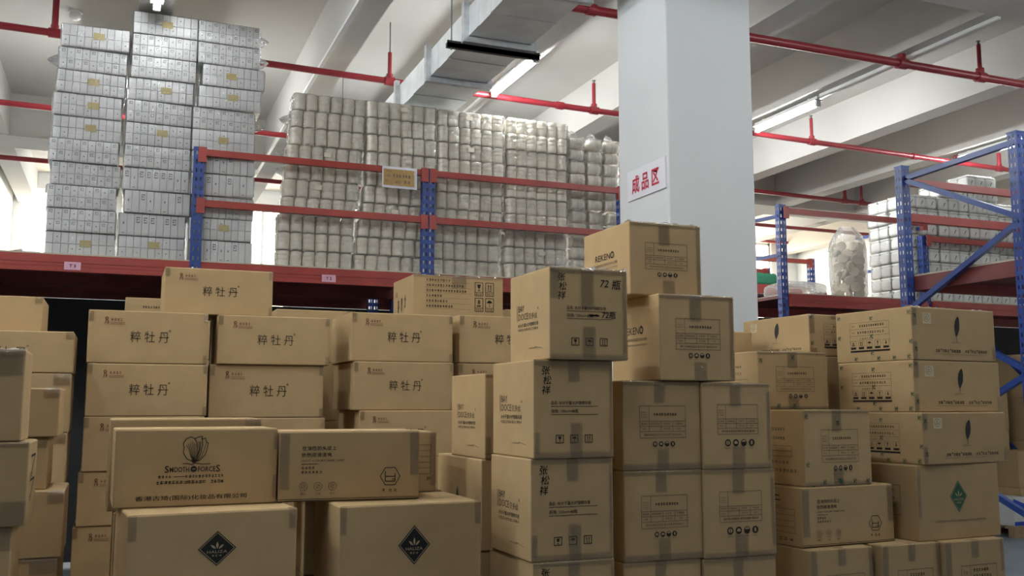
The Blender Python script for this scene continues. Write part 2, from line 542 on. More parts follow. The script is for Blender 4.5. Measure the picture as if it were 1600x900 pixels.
def diamond(k, cx, cy, rx, ry, m, inner='ink_tan'):
    k.poly([(cx - rx, cy), (cx, cy - ry), (cx + rx, cy), (cx, cy + ry)], m, 0)
    q = .90
    k.line([(cx - rx * q, cy), (cx, cy - ry * q), (cx + rx * q, cy), (cx, cy + ry * q)], rx * .030, inner, 1, True)
    def leaf(ang, L, wd, bx):
        pts = []
        for t, s_ in ((0, 0), (.3, .8), (.55, 1), (.8, .6), (1, 0), (.8, -.6), (.55, -1), (.3, -.8)):
            lx, ly = s_ * wd, t * L
            pts.append((cx + bx + lx * math.cos(ang) + ly * math.sin(ang), cy - ry * .02 - lx * math.sin(ang) + ly * math.cos(ang)))
        k.poly(pts, inner, 1)
    leaf(0, ry * .40, rx * .065, 0)
    leaf(R(48), ry * .36, rx * .06, rx * .07)
    leaf(R(-48), ry * .36, rx * .06, -rx * .07)
    k.text('HALIZA', cx, cy - ry * .26, ry * .22, inner, .0, width=rx * 1.05, layer=1, align='C')
    k.glyphs(cx - rx * .28, cy - ry * .46, cx + rx * .28, cy - ry * .34, 3, inner, 1)
def d_haliza(k, w, h):
    diamond(k, w * .515, h * .55, h * .215, h * .215, 'ink_diamond')
def d_halizaU(k, w, h):
    diamond(k, w * .49, h * .57, h * .165, h * .215, 'ink_green')
    k.glyphs(w * .20, h * .235, w * .82, h * .262, 34, 'ink_soft')
def d_leafside(k, w, h):
    k.poly([(w * .42, h * .42), (w * .56, h * .42), (w * .49, h * .66)], 'ink_green')
def d_tableU(k, w, h):
    k.frame(w * .35, h * .32, w * .78, h * .72, h * .008, 'ink_soft')
    for i in range(3): k.glyphs(w * .4, h * (.42 + .1 * i), w * .72, h * (.47 + .1 * i), 5, 'ink_soft')
    k.disc(w * .52, h * .22, h * .045, 'ink')
def d_serum(k, w, h):
    k.text('品名: 水分子量水护理精华液', w * .215, h * .545, h * .042, 'ink', .006, width=w * .50)
    k.line([(w * .215, h * .525), (w * .80, h * .525)], h * .005)
    k.text('规格: 100ml×48瓶', w * .215, h * .462, h * .042, 'ink', .004, width=w * .34)
    k.line([(w * .215, h * .442), (w * .80, h * .442)], h * .005)
    for i, a in enumerate(('glass', 'umbrella', 'arrows')):
        k.icon(a, w * (.275 + .18 * i), h * .155, w * (.365 + .18 * i), h * .232, t=h * .008)
def hand_name(k, w, h, x):
    for i, c in enumerate('张松祥'):
        k.text(c, w * (x + (.015 if i == 1 else 0)), h * (.855 - .10 * i), h * .098, 'marker', .006, shear=.12)
def d_serum_name(k, w, h):
    d_serum(k, w, h); hand_name(k, w, h, .10)
def d_serum72(k, w, h):
    d_serum(k, w, h); hand_name(k, w, h, .10)
    k.text('72', w * .635, h * .80, h * .115, 'marker', .004, shear=.2)
    k.text('瓶', w * .79, h * .79, h * .115, 'marker', .008, shear=.15)
    k.text('72瓶', w * .655, h * .46, h * .09, 'marker', .006, shear=.2)
    k.line([(w * .50, h * .487), (w * .62, h * .480)], h * .016, 'marker', 1)
    k.line([(w * .51, h * .472), (w * .60, h * .492)], h * .010, 'marker', 1)
def d_serumside(k, w, h):
    k.line([(w * .20, h * .47), (w * .20, h * .645)], h * .010)
    k.text('BAY', w * .235, h * .57, h * .105, 'ink', -.006, width=w * .15)
    k.text('DOCE', w * .235, h * .475, h * .105, 'ink', -.006, width=w * .25)
    k.text('贝多丝', w * .50, h * .475, h * .075, 'ink', 0, width=w * .21)
    k.ring(w * .735, h * .575, h * .010, h * .006)
    k.text('水分子量水护理精华液', w * .22, h * .395, h * .048, 'ink', .006, width=w * .52)
    k.glyphs(w * .22, h * .345, w * .74, h * .375, 13)
    k.glyphs(w * .50, h * .132, w * .70, h * .150, 10)
    k.line([(w * .66, h * .155), (w * .84, h * .128)], h * .004)
def table(k, w, h, x0, y0, x1, y1, empty=False):
    W_, H_ = x1 - x0, y1 - y0
    t = h * .0055; m = 'ink_soft'
    k.frame(x0, y0, x1, y1, t, m)
    for f in (.20, .36, .52): k.line([(x0, y0 + H_ * f), (x1, y0 + H_ * f)], t, m)
    k.line([(x0 + W_ * .20, y0 + H_ * .2), (x0 + W_ * .20, y1)], t, m)
    for f in (.46, .72): k.line([(x0 + W_ * f, y0 + H_ * .2), (x0 + W_ * f, y0 + H_ * .52)], t, m)
    for i in range(3): k.glyphs(x0 + W_ * .03, y0 + H_ * (.62 + .08 * i), x0 + W_ * .16, y0 + H_ * (.66 + .08 * i), 4, m)
    if not empty: k.glyphs(x0 + W_ * .30, y0 + H_ * .69, x0 + W_ * .82, y0 + H_ * .78, 9, 'ink')
    for a, b, n in ((.03, .17, 3), (.23, .43, 7), (.52, .66, 3), (.77, .93, 5)):
        k.glyphs(x0 + W_ * a, y0 + H_ * .41, x0 + W_ * b, y0 + H_ * .47, n, m)
    for a, b, n in ((.05, .15, 2), (.52, .67, 4), (.81, .90, 2)):
        k.glyphs(x0 + W_ * a, y0 + H_ * .25, x0 + W_ * b, y0 + H_ * .31, n, m)
    k.glyphs(x0 + W_ * .09, y0 + H_ * .065, x0 + W_ * .93, y0 + H_ * .135, 19, 'ink_soft' if not empty else 'ink')
def four_discs(k, w, h, xs, y, r):
    for i, x in enumerate(xs):
        k.disc(x, y, r, 'ink')
        if i == 0: k.disc(x, y, r * .62, 'ink_tan', 1); k.rect(x - r * .12, y - r * .6, x + r * .12, y + r * .5, 'ink', 2)
        elif i == 1: k.poly([(x - r * .6, y - r * .3), (x + r * .6, y - r * .3), (x + r * .55, y + r * .25), (x, y + r * .62), (x - r * .55, y + r * .25)], 'ink_tan', 1)
        elif i == 2: k.disc(x, y + r * .05, r * .72, 'ink_tan', 1, 10, 15, 165)
        else: k.rect(x - r * .28, y - r * .5, x + r * .28, y + r * .45, 'ink_tan', 1); k.disc(x, y + r * .4, r * .2, 'ink_tan', 1, 8)
        k.glyphs(x - r * .9, y - r * 1.65, x + r * .9, y - r * 1.4, 4, 'ink_soft')
def d_table(k, w, h):
    table(k, w, h, w * .215, h * .36, w * .80, h * .72)
    four_discs(k, w, h, [w * (.405 + .075 * i) for i in range(4)], h * .29, h * .030)
def d_tableE(k, w, h):
    table(k, w, h, w * .215, h * .40, w * .80, h * .745, True)
    four_discs(k, w, h, [w * (.355 + .115 * i) for i in range(4)], h * .30, h * .042)
def d_tableT(k, w, h):
    table(k, w, h, w * .255, h * .31, w * .80, h * .74)
    four_discs(k, w, h, [w * (.45 + .075 * i) for i in range(4)], h * .23, h * .036)
def d_tableV(k, w, h):
    k.frame(w * .25, h * .35, w * .85, h * .70, h * .006, 'ink_soft')
    k.line([(w * .40, h * .5), (w * .40, h * .70)], h * .006, 'ink_soft')
    k.line([(w * .25, h * .5), (w * .85, h * .5)], h * .006, 'ink_soft')
    k.glyphs(w * .45, h * .62, w * .72, h * .66, 6); k.glyphs(w * .45, h * .55, w * .76, h * .59, 7)
    k.glyphs(w * .28, h * .6, w * .37, h * .64, 2, 'ink_soft')
def d_rekeno(k, w, h):
    k.text('REKEN', w * .27, h * .56, h * .125, 'ink', .004, width=w * .325, shear=.06)
    k.disc(w * .645, h * .605, h * .050, 'ink'); k.disc(w * .645, h * .605, h * .028, 'card', 1)
    k.rect(w * .64, h * .59, w * .65, h * .66, 'ink', 2)
    k.glyphs(w * .18, h * .475, w * .76, h * .515, 22, 'ink_soft')
    k.glyphs(w * .25, h * .42, w * .76, h * .442, 26, 'ink_soft')
def feather(k, cx, cy, L, m='ink_feather'):
    pts = []
    for t, a in ((0, 0), (.12, .10), (.35, .20), (.6, .21), (.85, .17), (1.0, .10), (.93, -.02), (.75, -.12), (.5, -.16), (.25, -.12), (.08, -.04)):
        pts.append((cx + a * L + (t - .5) * L * .10, cy + (t - .5) * L))
    k.poly(pts, m)
    k.line([(cx - L * .02, cy - L * .74), (cx - L * .03, cy - L * .45)], L * .02, m)
    x = cx - L * .42; y = cy - L * .80
    k.line([(x + L * .07 * i, y + L * (.0, .07, -.02, .09, 0, .05, .02, .05, .02, .03, .02)[i]) for i in range(11)], L * .018, 'ink_soft')
def d_feather(k, w, h):
    feather(k, w * .525, h * .66, h * .40)
    k.ring(w * .17, h * .80, h * .075, h * .008, 'ink_soft')
    k.line([(w * .155, h * .775), (w * .185, h * .775), (w * .17, h * .84)], h * .008, 'ink_soft', 0, True)
    x = .26
    for n, g in ((2, '"'), (3, '"'), (4, ''), (0, ' '), (2, '"'), (2, '"'), (4, '')):
        if n == 0: x += .04; continue
        k.glyphs(w * x, h * .155, w * (x + .028 * n), h * .215, n, 'ink', gap=.12)
        x += .028 * n + .008
        if g: k.rect(w * x, h * .20, w * (x + .012), h * .225, 'ink'); x += .018
    k.glyphs(w * .24, h * .11, w * .84, h * .128, 44, 'ink_soft')
def d_patch(k, w, h):
    d_feather(k, w, h)
    k.rect(w * .125, h * .685, w * .225, h * .90, 'sticker', -0.5)
def d_feathertable(k, w, h):
    t = h * .006; m = 'ink_soft'
    x0, x1 = w * .20, w * .72
    for y in (.78, .65, .52): k.line([(x0, h * y), (x1, h * y)], t, m)
    k.line([(x0, h * .36), (x0, h * .78)], t, m); k.line([(x1, h * .2), (x1, h * .78)], t, m)
    k.glyphs(w * .33, h * .69, w * .66, h * .74, 11, 'ink'); k.glyphs(w * .30, h * .56, w * .66, h * .61, 11, 'ink')
    k.glyphs(w * .33, h * .44, w * .52, h * .48, 6, 'ink_soft')
    for i in range(2): k.glyphs(w * .225, h * (.57 + .13 * i), w * .27, h * (.60 + .13 * i), 2, m)
    for i, a in enumerate(('recycle', 'arrows', 'umbrella', 'bang', 'down')):
        a0 = w * (.205 + .108 * i)
        k.icon(a, a0, h * .30, a0 + w * .072, h * .42, t=h * .004)
        k.rect(a0, h * .255, a0 + w * .072, h * .295, 'ink')
    k.rect(x0, h * .195, x1, h * .232, 'ink')
def d_arrows(k, w, h):
    for y0, y1 in ((.60, .82), (.32, .52)):
        k.line([(w * .25, h * y1), (w * .75, h * y1), (w * .35, h * y0)], h * .03, 'ink')
        k.glyphs(w * .2, h * (y0 - .06), w * .5, h * (y0 + .02), 2)
def d_small(k, w, h):
    k.glyphs(w * .2, h * .83, w * .55, h * .87, 12)
def d_ledge(k, w, h):
    k.frame(w * .60, h * .30, w * .955, h * .78, h * .008, 'ink_soft')
    for i in range(1, 5): k.line([(w * .60, h * (.30 + .096 * i)), (w * .955, h * (.30 + .096 * i))], h * .008, 'ink_soft')
    k.text('护', w * .925, h * .19, h * .08, 'ink')
def d_uside(k, w, h):
    for i in range(2): k.glyphs(w * .30, h * (.60 + .12 * i), w * .62, h * (.645 + .12 * i), 6, 'ink_soft')
    k.frame(w * .3, h * .38, w * .75, h * .52, h * .006, 'ink_soft'); k.line([(w * .3, h * .45), (w * .75, h * .45)], h * .006, 'ink_soft')
    k.glyphs(w * .3, h * .28, w * .7, h * .32, 5, 'ink_soft'); k.glyphs(w * .15, h * .17, w * .86, h * .22, 9, 'ink_soft')

DESIGN = {   # face: (drawing, reference width, reference height)
    'peony': {'F': ('peony', d_peony, .59, .27)}, 'peonyL': {'F': ('peony', d_peony, .59, .27)},
    'info': {'F': ('info', d_info, .62, .27), 'L': ('infoside', d_infoside, .48, .27)},
    'tulip': {'F': ('tulip', d_tulip, .57, .28), 'L': ('tulipside', d_tulipside, .36, .28)},
    'slogan': {'F': ('slogan', d_slogan, .54, .266), 'L': ('sloganside', d_sloganside, .34, .266)},
    'haliza': {'F': ('haliza', d_haliza, .57, .30)},
    'halizaU': {'F': ('halizaU', d_halizaU, .545, .35), 'L': ('tableU', d_tableU, .46, .35)},
    'leafside': {'L': ('leafside', d_leafside, .61, .38)},
    'serum': {'F': ('serum', d_serum_name, .343, .375), 'L': ('serumside', d_serumside, .43, .375)},
    'serum72': {'F': ('serum72', d_serum72, .343, .36), 'L': ('serumside', d_serumside, .43, .375)},
    'table': {'F': ('table', d_table, .37, .366), 'L': ('rekeno', d_rekeno, .42, .34)},
    'rekeno': {'F': ('table', d_table, .37, .366), 'L': ('rekeno', d_rekeno, .42, .34)},
    'tableE': {'F': ('tableE', d_tableE, .36, .366)},
    'tableT': {'F': ('tableT', d_tableT, .44, .31), 'L': ('uside', d_uside, .33, .34)},
    'tableV': {'F': ('tableV', d_tableV, .38, .38)},
    'feather': {'F': ('feather', d_patch, .60, .25), 'L': ('feathertable', d_feathertable, .48, .25)},
    'featherside': {'L': ('feather', d_patch, .60, .25), 'F': ('feathertable', d_feathertable, .48, .25)},
    'arrows': {'R': ('arrows', d_arrows, .34, .27)},
    'small': {'F': ('small', d_small, .5, .38)},
    'tableside': {'F': ('ledge', d_ledge, .59, .26)},
}
TAPE = {   # strips on the front face (u0, v0, u1, v1, folds over the top edge)
    'serum': [(.43, .78, .57, 1, 1), (.45, 0, .60, .36, 0), (0, 0, 1, .065, 0), (0, .05, .075, .26, 0), (0, .95, 1, 1, 1), (.955, .07, 1, .93, 0)],
    'serum72': [(.40, .56, .56, 1, 1), (.42, 0, .58, .36, 0), (0, 0, 1, .06, 0), (0, .66, .12, 1, 1), (0, .94, 1, 1, 1), (.93, .07, 1, .93, 0)],
    'table': [(.40, .76, .54, 1, 1), (.43, 0, .58, .24, 0), (0, 0, 1, .075, 0), (0, .955, 1, 1, 1)],
    'tableE': [(.40, .72, .56, 1, 1), (.42, 0, .60, .26, 0), (0, 0, 1, .06, 0), (0, .96, 1, 1, 1), (.94, .1, 1, .9, 0)],
    'rekeno': [(.40, .70, .56, 1, 1), (.45, 0, .62, .22, 0), (0, .95, 1, 1, 1), (.935, .03, 1, .97, 0)],
    'tableT': [(.42, .72, .56, 1, 1), (.42, 0, .57, .24, 0), (0, 0, 1, .06, 0), (0, .96, 1, 1, 1)],
    'tableV': [(.44, .80, .56, 1, 1), (0, .55, .10, 1, 0), (.93, .6, 1, 1, 1)],
    'peony': [(0, .80, .045, 1, 0), (.96, .82, 1, 1, 1), (.965, 0, 1, .18, 0)],
    'peonyL': [(.94, .82, 1, 1, 1)],
    'slogan': [(0, .18, .075, .98, 0), (.93, .36, 1, .98, 0)],
    'tulip': [(.975, .08, 1, .38, 0), (.98, .72, 1, .95, 0)],
    'haliza': [(0, .70, .05, 1, 0), (.95, .75, 1, 1, 1)],
    'halizaU': [(0, .3, .04, .95, 0)],
    'feather': [(0, .66, .06, 1, 0), (0, .02, .05, .35, 0), (.955, .05, 1, .30, 0)],
    'featherside': [(0, .55, .08, 1, 1), (0, 0, .1, .2, 0), (.3, .9, 1, 1, 1)],
    'info': [(.42, .70, .58, 1, 1), (0, .95, 1, 1, 1)],
    'taped': [(.80, .72, 1, 1, 1), (0, .93, 1, 1, 1)],
    'tableside': [(.95, .1, 1, 1, 1)], 'plain': [(.88, .80, 1, 1, 1)], 'arrows': [(.80, 0, 1, .3, 0), (0, .95, 1, 1, 1)],
}
def tape_strip(parent, w, d, h, u0, v0, u1, v1, fold, rng):
    nx = max(2, int((u1 - u0) * w / .02)); nz = max(2, int((v1 - v0) * h / .02))
    cols = [u0 * w + (u1 - u0) * w * i / nx for i in range(nx + 1)]
    path = [(-.0018, v0 * h + (v1 - v0) * h * j / nz) for j in range(nz + 1)]
    if fold:
        path[-1] = (-.0012, h + .0006)
        path += [(.006 + .014 * j, h + .0012) for j in range(3)]
    vs = []; ph = rng.random() * 40
    for y, z in path:
        for x in cols:
            q = noise.noise(Vector((x * 30 + ph, y * 30, z * 30)))
            e = noise.noise(Vector((x * 9 + ph, z * 9, 3))) * .003
            if y < 0: vs.append((min(max(x + e, 0), w), y - abs(q) * (.0030 if u1 - u0 > .9 else .0018), z + (e if 0 < v0 else 0)))
            else: vs.append((min(max(x + e, 0), w), y + e, z + abs(q) * .0006))
    n = nx + 1
    fs = [(j * n + i, j * n + i + 1, (j + 1) * n + i + 1, (j + 1) * n + i) for j in range(len(path) - 1) for i in range(nx)]
    mb = MB(); mb.add(vs, fs, 0, True)
    return mb.build('tape', 'tape', parent)

GREEN = {}
def green_mark():
    if 'g' not in GREEN:
        k = Ink(1, 1)
        k.line([(.2, .1), (.2, .9)], .14, 'ink_green'); k.line([(.8, .9), (.3, .5), (.8, .1)], .14, 'ink_green'); k.line([(.55, .65), (.95, .55)], .12, 'ink_green')
        GREEN['g'] = k.mesh('print_green_mark')
    return GREEN['g']

def carton(design, label, x, y, z, w, d, h, yaw, group, detail=True):
    t = empty('cardboard_box', (x, y, z), R(yaw), label, 'box', group)
    rng = random.Random(label + str(z))
    mb = MB()
    rbox(mb, w, d, h, .005, jit=.0008)
    mb.build('body', 'card', t)
    if not detail: return t
    # top flaps meet at a seam along the long side: two thin sheets, slightly uneven
    for s in (0, 1):
        fb = MB()
        lift = rng.uniform(.0, .0015)
        fb.box((.004, .004 + s * (d / 2 - .003), h - .001), (w - .004, d / 2 - .001 + s * (d / 2 - .003), h + .0006 + lift * .2))
        fb.build('flap', 'card', t)
    for face, (key, fn, rw, rh) in DESIGN.get(design, {}).items():
        me = pr(key, fn, rw, rh)
        if face == 'F': mesh_obj('print', me, t, (0, -.0013, 0), (0, 0, 0), (w, 1, h))
        elif face == 'L': mesh_obj('print', me, t, (-.0013, d, 0), (0, 0, R(-90)), (d, 1, h))
        elif face == 'R': mesh_obj('print', me, t, (w + .0013, 0, 0), (0, 0, R(90)), (d, 1, h))
    for a in TAPE.get(design, []):
        tape_strip(t, w, d, h, *a, rng)
    if label.startswith(('highest carton of the pile', 'topmost serum', 'tall plain left-edge', 'topmost feather', 'carton printed with lines')):
        n = 46; vs = []; ph = rng.random() * 30       # crumpled tape standing up along the top front edge
        for i in range(n + 1):
            x_ = w * i / n
            a_ = abs(noise.noise(Vector((x_ * 22 + ph, 0, 0)))) * .016
            vs += [(x_, .002, h + .0004), (x_, .010 + .012 * noise.noise(Vector((x_ * 35, ph, 0))), h + .001 + a_), (x_, .05, h + .0012)]
        cr = MB(); cr.add(vs, [(3 * i + j, 3 * i + 3 + j, 3 * i + 4 + j, 3 * i + 1 + j) for i in range(n) for j in range(2)], 0, True)
        cr.build('tape', 'bag_film', t)
    if design in ('tableT', 'feather', 'featherside'):
        g = green_mark(); s = .024
        spots = [(.47 * w, .86 * h), (.47 * w, .10 * h), (.01 * w, .88 * h), (.012 * w, .25 * h)]
        if design == 'tableT': spots += [(u * w, .006) for u in (.08, .25, .5, .7, .9)]
        for (a, b) in (spots if design != 'feather' else spots[2:]):
            mesh_obj('print', g, t, (a, -.0040, b), (0, R(rng.choice((0, 90))), 0), (s, 1, s))
        if design == 'feather':
            for u, v in ((.47, .80), (.47, .45), (.47, .12), (.03, .85), (.03, .45), (.95, .85), (.96, .3), (.25, .01), (.55, .01), (.75, .01), (.93, .02)):
                mesh_obj('print', g, t, (-.0036, d * (1 - u), h * v), (0, 0, R(-90)), (s, 1, s))
    return t

# ================================================================== STRUCTURE
YB = 17.7     # back wall
XR = 14.1     # right wall
ZC = EYE + 3.88   # ceiling slab
ZB = EYE + 3.35   # underside of the beams
f = MB(); f.box((-9, -7, -.2), (XR + .3, YB + .3, 0))
tag(f.build('floor', 'floor_paint'), kind='structure')
f = MB(); f.box((-9, -7, ZC), (XR + .3, YB + .3, ZC + .2))
ceil = tag(f.build('ceiling', 'ceiling_paint'), kind='structure')
for k in range(-4, 9):
    x0 = .02 + 1.69 * k
    if x0 + .27 > XR: continue
    b = MB(); b.box((x0, -7, ZB), (x0 + .27, YB, ZC + .01)); b.build('beam', 'ceiling_paint', ceil)
for y0, y1 in ((5.22, 5.88), (13.25, 13.9), (-3.2, -2.55)):
    b = MB(); b.box((-9, y0, ZB - .012), (XR, y1, ZC + .01)); b.build('beam', 'ceiling_paint', ceil)
f = MB(); f.box((XR, -7, 0), (XR + .25, YB + .25, ZC)); tag(f.build('wall_right', 'wall_paint'), kind='structure')
f = MB(); f.box((-1.95, 10.9, 0), (-1.75, YB, ZC)); tag(f.build('wall_left', 'wall_paint'), kind='structure')
# back wall with window openings
wins = [(-1.62, -.75, 3.6, 5.15), (1.85, 2.75, 3.2, 5.15), (9.0, 10.8, 2.6, 5.15), (11.4, 13.4, 2.6, 5.15)]  # windows hidden behind the column are added to brighten the right wall
f = MB()
xs = -9.0
for (a, b_, z0, z1) in wins:
    f.box((xs, YB, 0), (a, YB + .25, ZC)); f.box((a, YB, 0), (b_, YB + .25, z0)); f.box((a, YB, z1), (b_, YB + .25, ZC)); xs = b_
f.box((xs, YB, 0), (XR, YB + .25, ZC))
tag(f.build('wall_back', 'wall_paint'), kind='structure')
for i, (a, b_, z0, z1) in enumerate(wins):
    wn = tag(empty('window_%d' % (i + 1), (0, 0, 0)), kind='structure')
    fr = MB()
    for p, q in (((a, YB + .05, z0), (a + .05, YB + .12, z1)), ((b_ - .05, YB + .05, z0), (b_, YB + .12, z1)), ((a, YB + .05, z0), (b_, YB + .12, z0 + .05)),
                 ((a, YB + .05, z1 - .05), (b_, YB + .12, z1)), (((a + b_) / 2 - .025, YB + .05, z0), ((a + b_) / 2 + .025, YB + .12, z1))):
        fr.box(p, q)
    fr.build('window_frame', 'window_frame', wn)
    for s in (0, 1):
        pn = MB(); m_ = (a + b_) / 2
        pn.box((a + .05 if s == 0 else m_ + .025, YB + .08, z0 + .05), (m_ - .025 if s == 0 else b_ - .05, YB + .09, z1 - .05))
        pn.build('pane', 'daylight_pane', wn)
# column with its sign
f = MB(); rbox(f, .66, .66, ZB, .012, seg=2)
tag(f.build('column', 'column_paint', loc=(3.20, 5.25, 0)), 'square white column in front of the racks', None, None, 'structure')
sg = empty('wall_sign', (3.20, 5.52, EYE + 1.385), 0, 'white sign with three red characters on the column', 'sign')
f = MB(); f.box((-.012, -.25, 0), (-.001, .25, .205)); f.build('board', 'sign_white', sg)
k = Ink(.5, .205)
for i, c in enumerate('成品区'): k.text(c, .065 + .132 * i, .052, .125, 'sign_red', .022, sx=.84)
mesh_obj('lettering', k.mesh('lettering'), sg, (-.0135, .25, 0), (0, 0, R(-90)), (.5, 1, .205))
# white cable trunking on the beams
for nm, x, y0, y1, w_ in (('trunking', 1.70, -7, YB, .035), ('conduit', 6.905, 5.88, 8.2, .03), ('conduit', 3.52, 9.5, 13.2, .03)):
    b = MB(); b.box((x, y0, ZB - .035), (x + w_, y1, ZB - .001)); b.build(nm, 'white_plastic', ceil)

# ------------------------------------------------------------------ fluorescent lamps
def lamp(x, y0, y1, label, group=None, glow='tube_glow'):
    t = empty('fluorescent_lamp', (x, y0, ZB - .10), 0, label, 'lamp', group)
    L = y1 - y0
    b = MB(); b.box((-.022, .0, .045), (.022, L, .085)); b.box((-.05, .0, .035), (.05, L, .047)); b.build('housing', 'white_plastic', t)
    for yy in (.0, L - .03):
        e = MB(); e.box((-.028, yy, -.03), (.028, yy + .03, .046)); e.build('end_cap', 'white_plastic', t)
    g = MB(); g.tube((0, .03, 0), (0, L - .03, 0), .026, n=12); g.build('tube', glow, t)
    for yy in (.15, L - .15):
        c = MB(); c.box((-.015, yy - .012, .084), (.015, yy + .012, .099)); c.build('clip', 'white_plastic', t)
lamp(.155, 7.0, 8.20, 'lit tube lamp above the white carton towers, seen from its end', None, 'tube_glow_dim')
lamp(3.53, 8.12, 9.26, 'lit tube lamp right of the metal air duct')
lamp(6.91, 8.22, 9.34, 'lit tube lamp just right of the white column')
lamp(10.29, 8.35, 9.50, 'lit tube lamp behind the top of the near blue rack frame')
OUT = 'unseen tube lamp added to light the warehouse'  # unseen lamps added to brighten jars, towers and left-facing carton sides
for x, ly in [(-3.22, 3.6), (-1.53, 3.7), (-4.91, 3.2), (-4.91, 6.6), (.155, 1.0), (6.91, .8), (-3.22, 6.6)] + [
        (.155, 3.7), (3.53, 2.3), (6.91, 3.7), (10.29, 3.7), (.155, 10.25), (3.53, 10.25), (6.91, 10.25)] + [(x, 15.6) for x in (.155, 3.53, 6.91, 10.29)]:
    lamp(x, ly, ly + 1.2, OUT, 'added tube lamps out of view')

# ------------------------------------------------------------------ sprinkler pipes
def pipe(label, p, q, r, risers=(), couplings=()):
    t = empty('sprinkler_pipe', p, 0, label, 'pipe')
    d = Vector(q) - Vector(p); dn = d.normalized()
    b = MB(); b.tube((0, 0, 0), d, r, n=12); b.build('pipe', 'pipe_red', t)
    for (s, L, kind) in risers:
        c = d * ((s - p[0]) / d.x)
        b = MB(); b.tube(c + Vector((0, 0, r * .6)), c + Vector((0, 0, L)), .021 if kind != 'bracket' else .028, n=10)
        b.build('riser', 'pipe_red', t)
        b = MB(); b.tube(c - dn * .05, c + dn * .05, r * 1.35, n=12); b.tube(c, c + Vector((0, 0, r * 2.2)), r * 1.05, n=10); b.build('tee', 'pipe_red', t)
        if kind == 'head':
            b = MB(); b.tube(c + Vector((0, 0, L)), c + Vector((0, 0, L + .03)), .012, n=8); b.tube(c + Vector((0, 0, L + .03)), c + Vector((0, 0, L + .036)), .022, n=8)
            b.build('sprinkler_head', 'rod_steel', t)
        if kind == 'rod':
            b = MB(); b.tube(c + Vector((0, 0, L)), c + Vector((0, 0, ZC - p[2])), .007, n=6); b.build('hanger_rod', 'rod_steel', t)
    for s in couplings:
        c = d * ((s - p[0]) / d.x)
        b = MB(); b.tube(c - dn * .04, c + dn * .04, r * 1.3, n=12); b.build('coupling', 'pipe_red', t)
    return t
HZ = EYE + 3.26
pipe('red sprinkler pipe crossing behind the towers, duct and column', (-4, 8.99, HZ), (XR, 9.80, HZ), .033,
     [(-.66, .62, 'bracket'), (2.41, .30, 'rod'), (4.776, .31, 'head'), (7.875, .30, 'head'), (10.36, .20, 'bracket'), (11.2, .22, 'bracket')], (4.35, 9.6, .9))
pipe('dark red sprinkler pipe nearest the camera, right of the column top', (-4, 6.86, HZ), (XR, 6.99, HZ), .040, [(6.842, .30, 'bracket'), (7.86, .34, 'head')], (3.5,))
pipe('red sprinkler pipe far behind the rack, showing left of the towers', (-1.7, 11.50, HZ), (XR, 12.40, HZ), .033, [(10.71, .27, 'bracket'), (11.07, .28, 'head')])
pipe('farthest red sprinkler pipe near the bright windows', (-1.7, 14.15, HZ), (XR, 14.5, HZ), .033, [(9.5, .3, 'head')])
pipe('thin red pipe low on the far right of the back wall', (9.0, 17.3, HZ + .3), (13.9, 17.3, HZ + .3), .03, [(12.6, .25, 'head')])
# smoke detector
b = MB(); b.lathe([(.05, 0), (.055, -.02), (.055, -.045), (.045, -.06), (.02, -.075)][::-1], 16)
b.lathe([(.065, 0.0), (.065, .02)], 16)
tag(b.build('smoke_detector', 'white_plastic', loc=(-.557, 10.17, ZC - .02)), 'small white smoke detector on the ceiling at upper left', 'detector')

# ------------------------------------------------------------------ air duct
DX0, DX1, DZ0, DZ1 = 2.43, 2.96, EYE + 2.875, EYE + 3.12
duct = empty('air_duct', (0, 0, 0), 0, 'galvanised sheet metal air duct hanging under the ceiling', 'duct')
joints = [2.86, 3.88, 4.90, 5.92, 6.94, 7.95, 8.98, 10.0, 11.02, 12.04]
for a, b_ in zip(joints[:-1], joints[1:]):
    s = MB()
    n = 4
    for i in range(n):     # panels between shallow cross creases
        ya = a + (b_ - a) * i / n; yb = a + (b_ - a) * (i + 1) / n
        dz = .006 if i % 2 else 0.0
        s.box((DX0, ya + .002, DZ0 + dz), (DX1, yb - .002, DZ1))
    s.build('duct_section', 'steel', duct)
for y in joints:
    s = MB()
    e = .045
    s.box((DX0 - e, y - .03, DZ0 - e), (DX1 + e, y - .004, DZ0)); s.box((DX0 - e, y + .004, DZ0 - e), (DX1 + e, y + .03, DZ0))
    for x0, x1 in ((DX0 - e, DX0), (DX1, DX1 + e)):
        s.box((x0, y - .03, DZ0), (x1, y - .004, DZ1 + e)); s.box((x0, y + .004, DZ0), (x1, y + .03, DZ1 + e))
    s.build('flange', 'steel_flange', duct)
for y in (4.98, 7.03, 11.1):
    s = MB(); s.box((DX0 - .16, y - .06, DZ0 - .085), (DX1 + .10, y - .02, DZ0 - .047)); s.box((DX0 - .16, y - .06, DZ0 - .085), (DX1 + .10, y - .055, DZ0 - .03))
    s.build('support_angle', 'black_steel', duct)
    for x in (DX0 - .12, DX1 + .07):
        r_ = MB(); r_.tube((x, y - .04, DZ0 - .10), (x, y - .04, ZC), .006, n=6); r_.build('hanger_rod', 'rod_steel', duct)

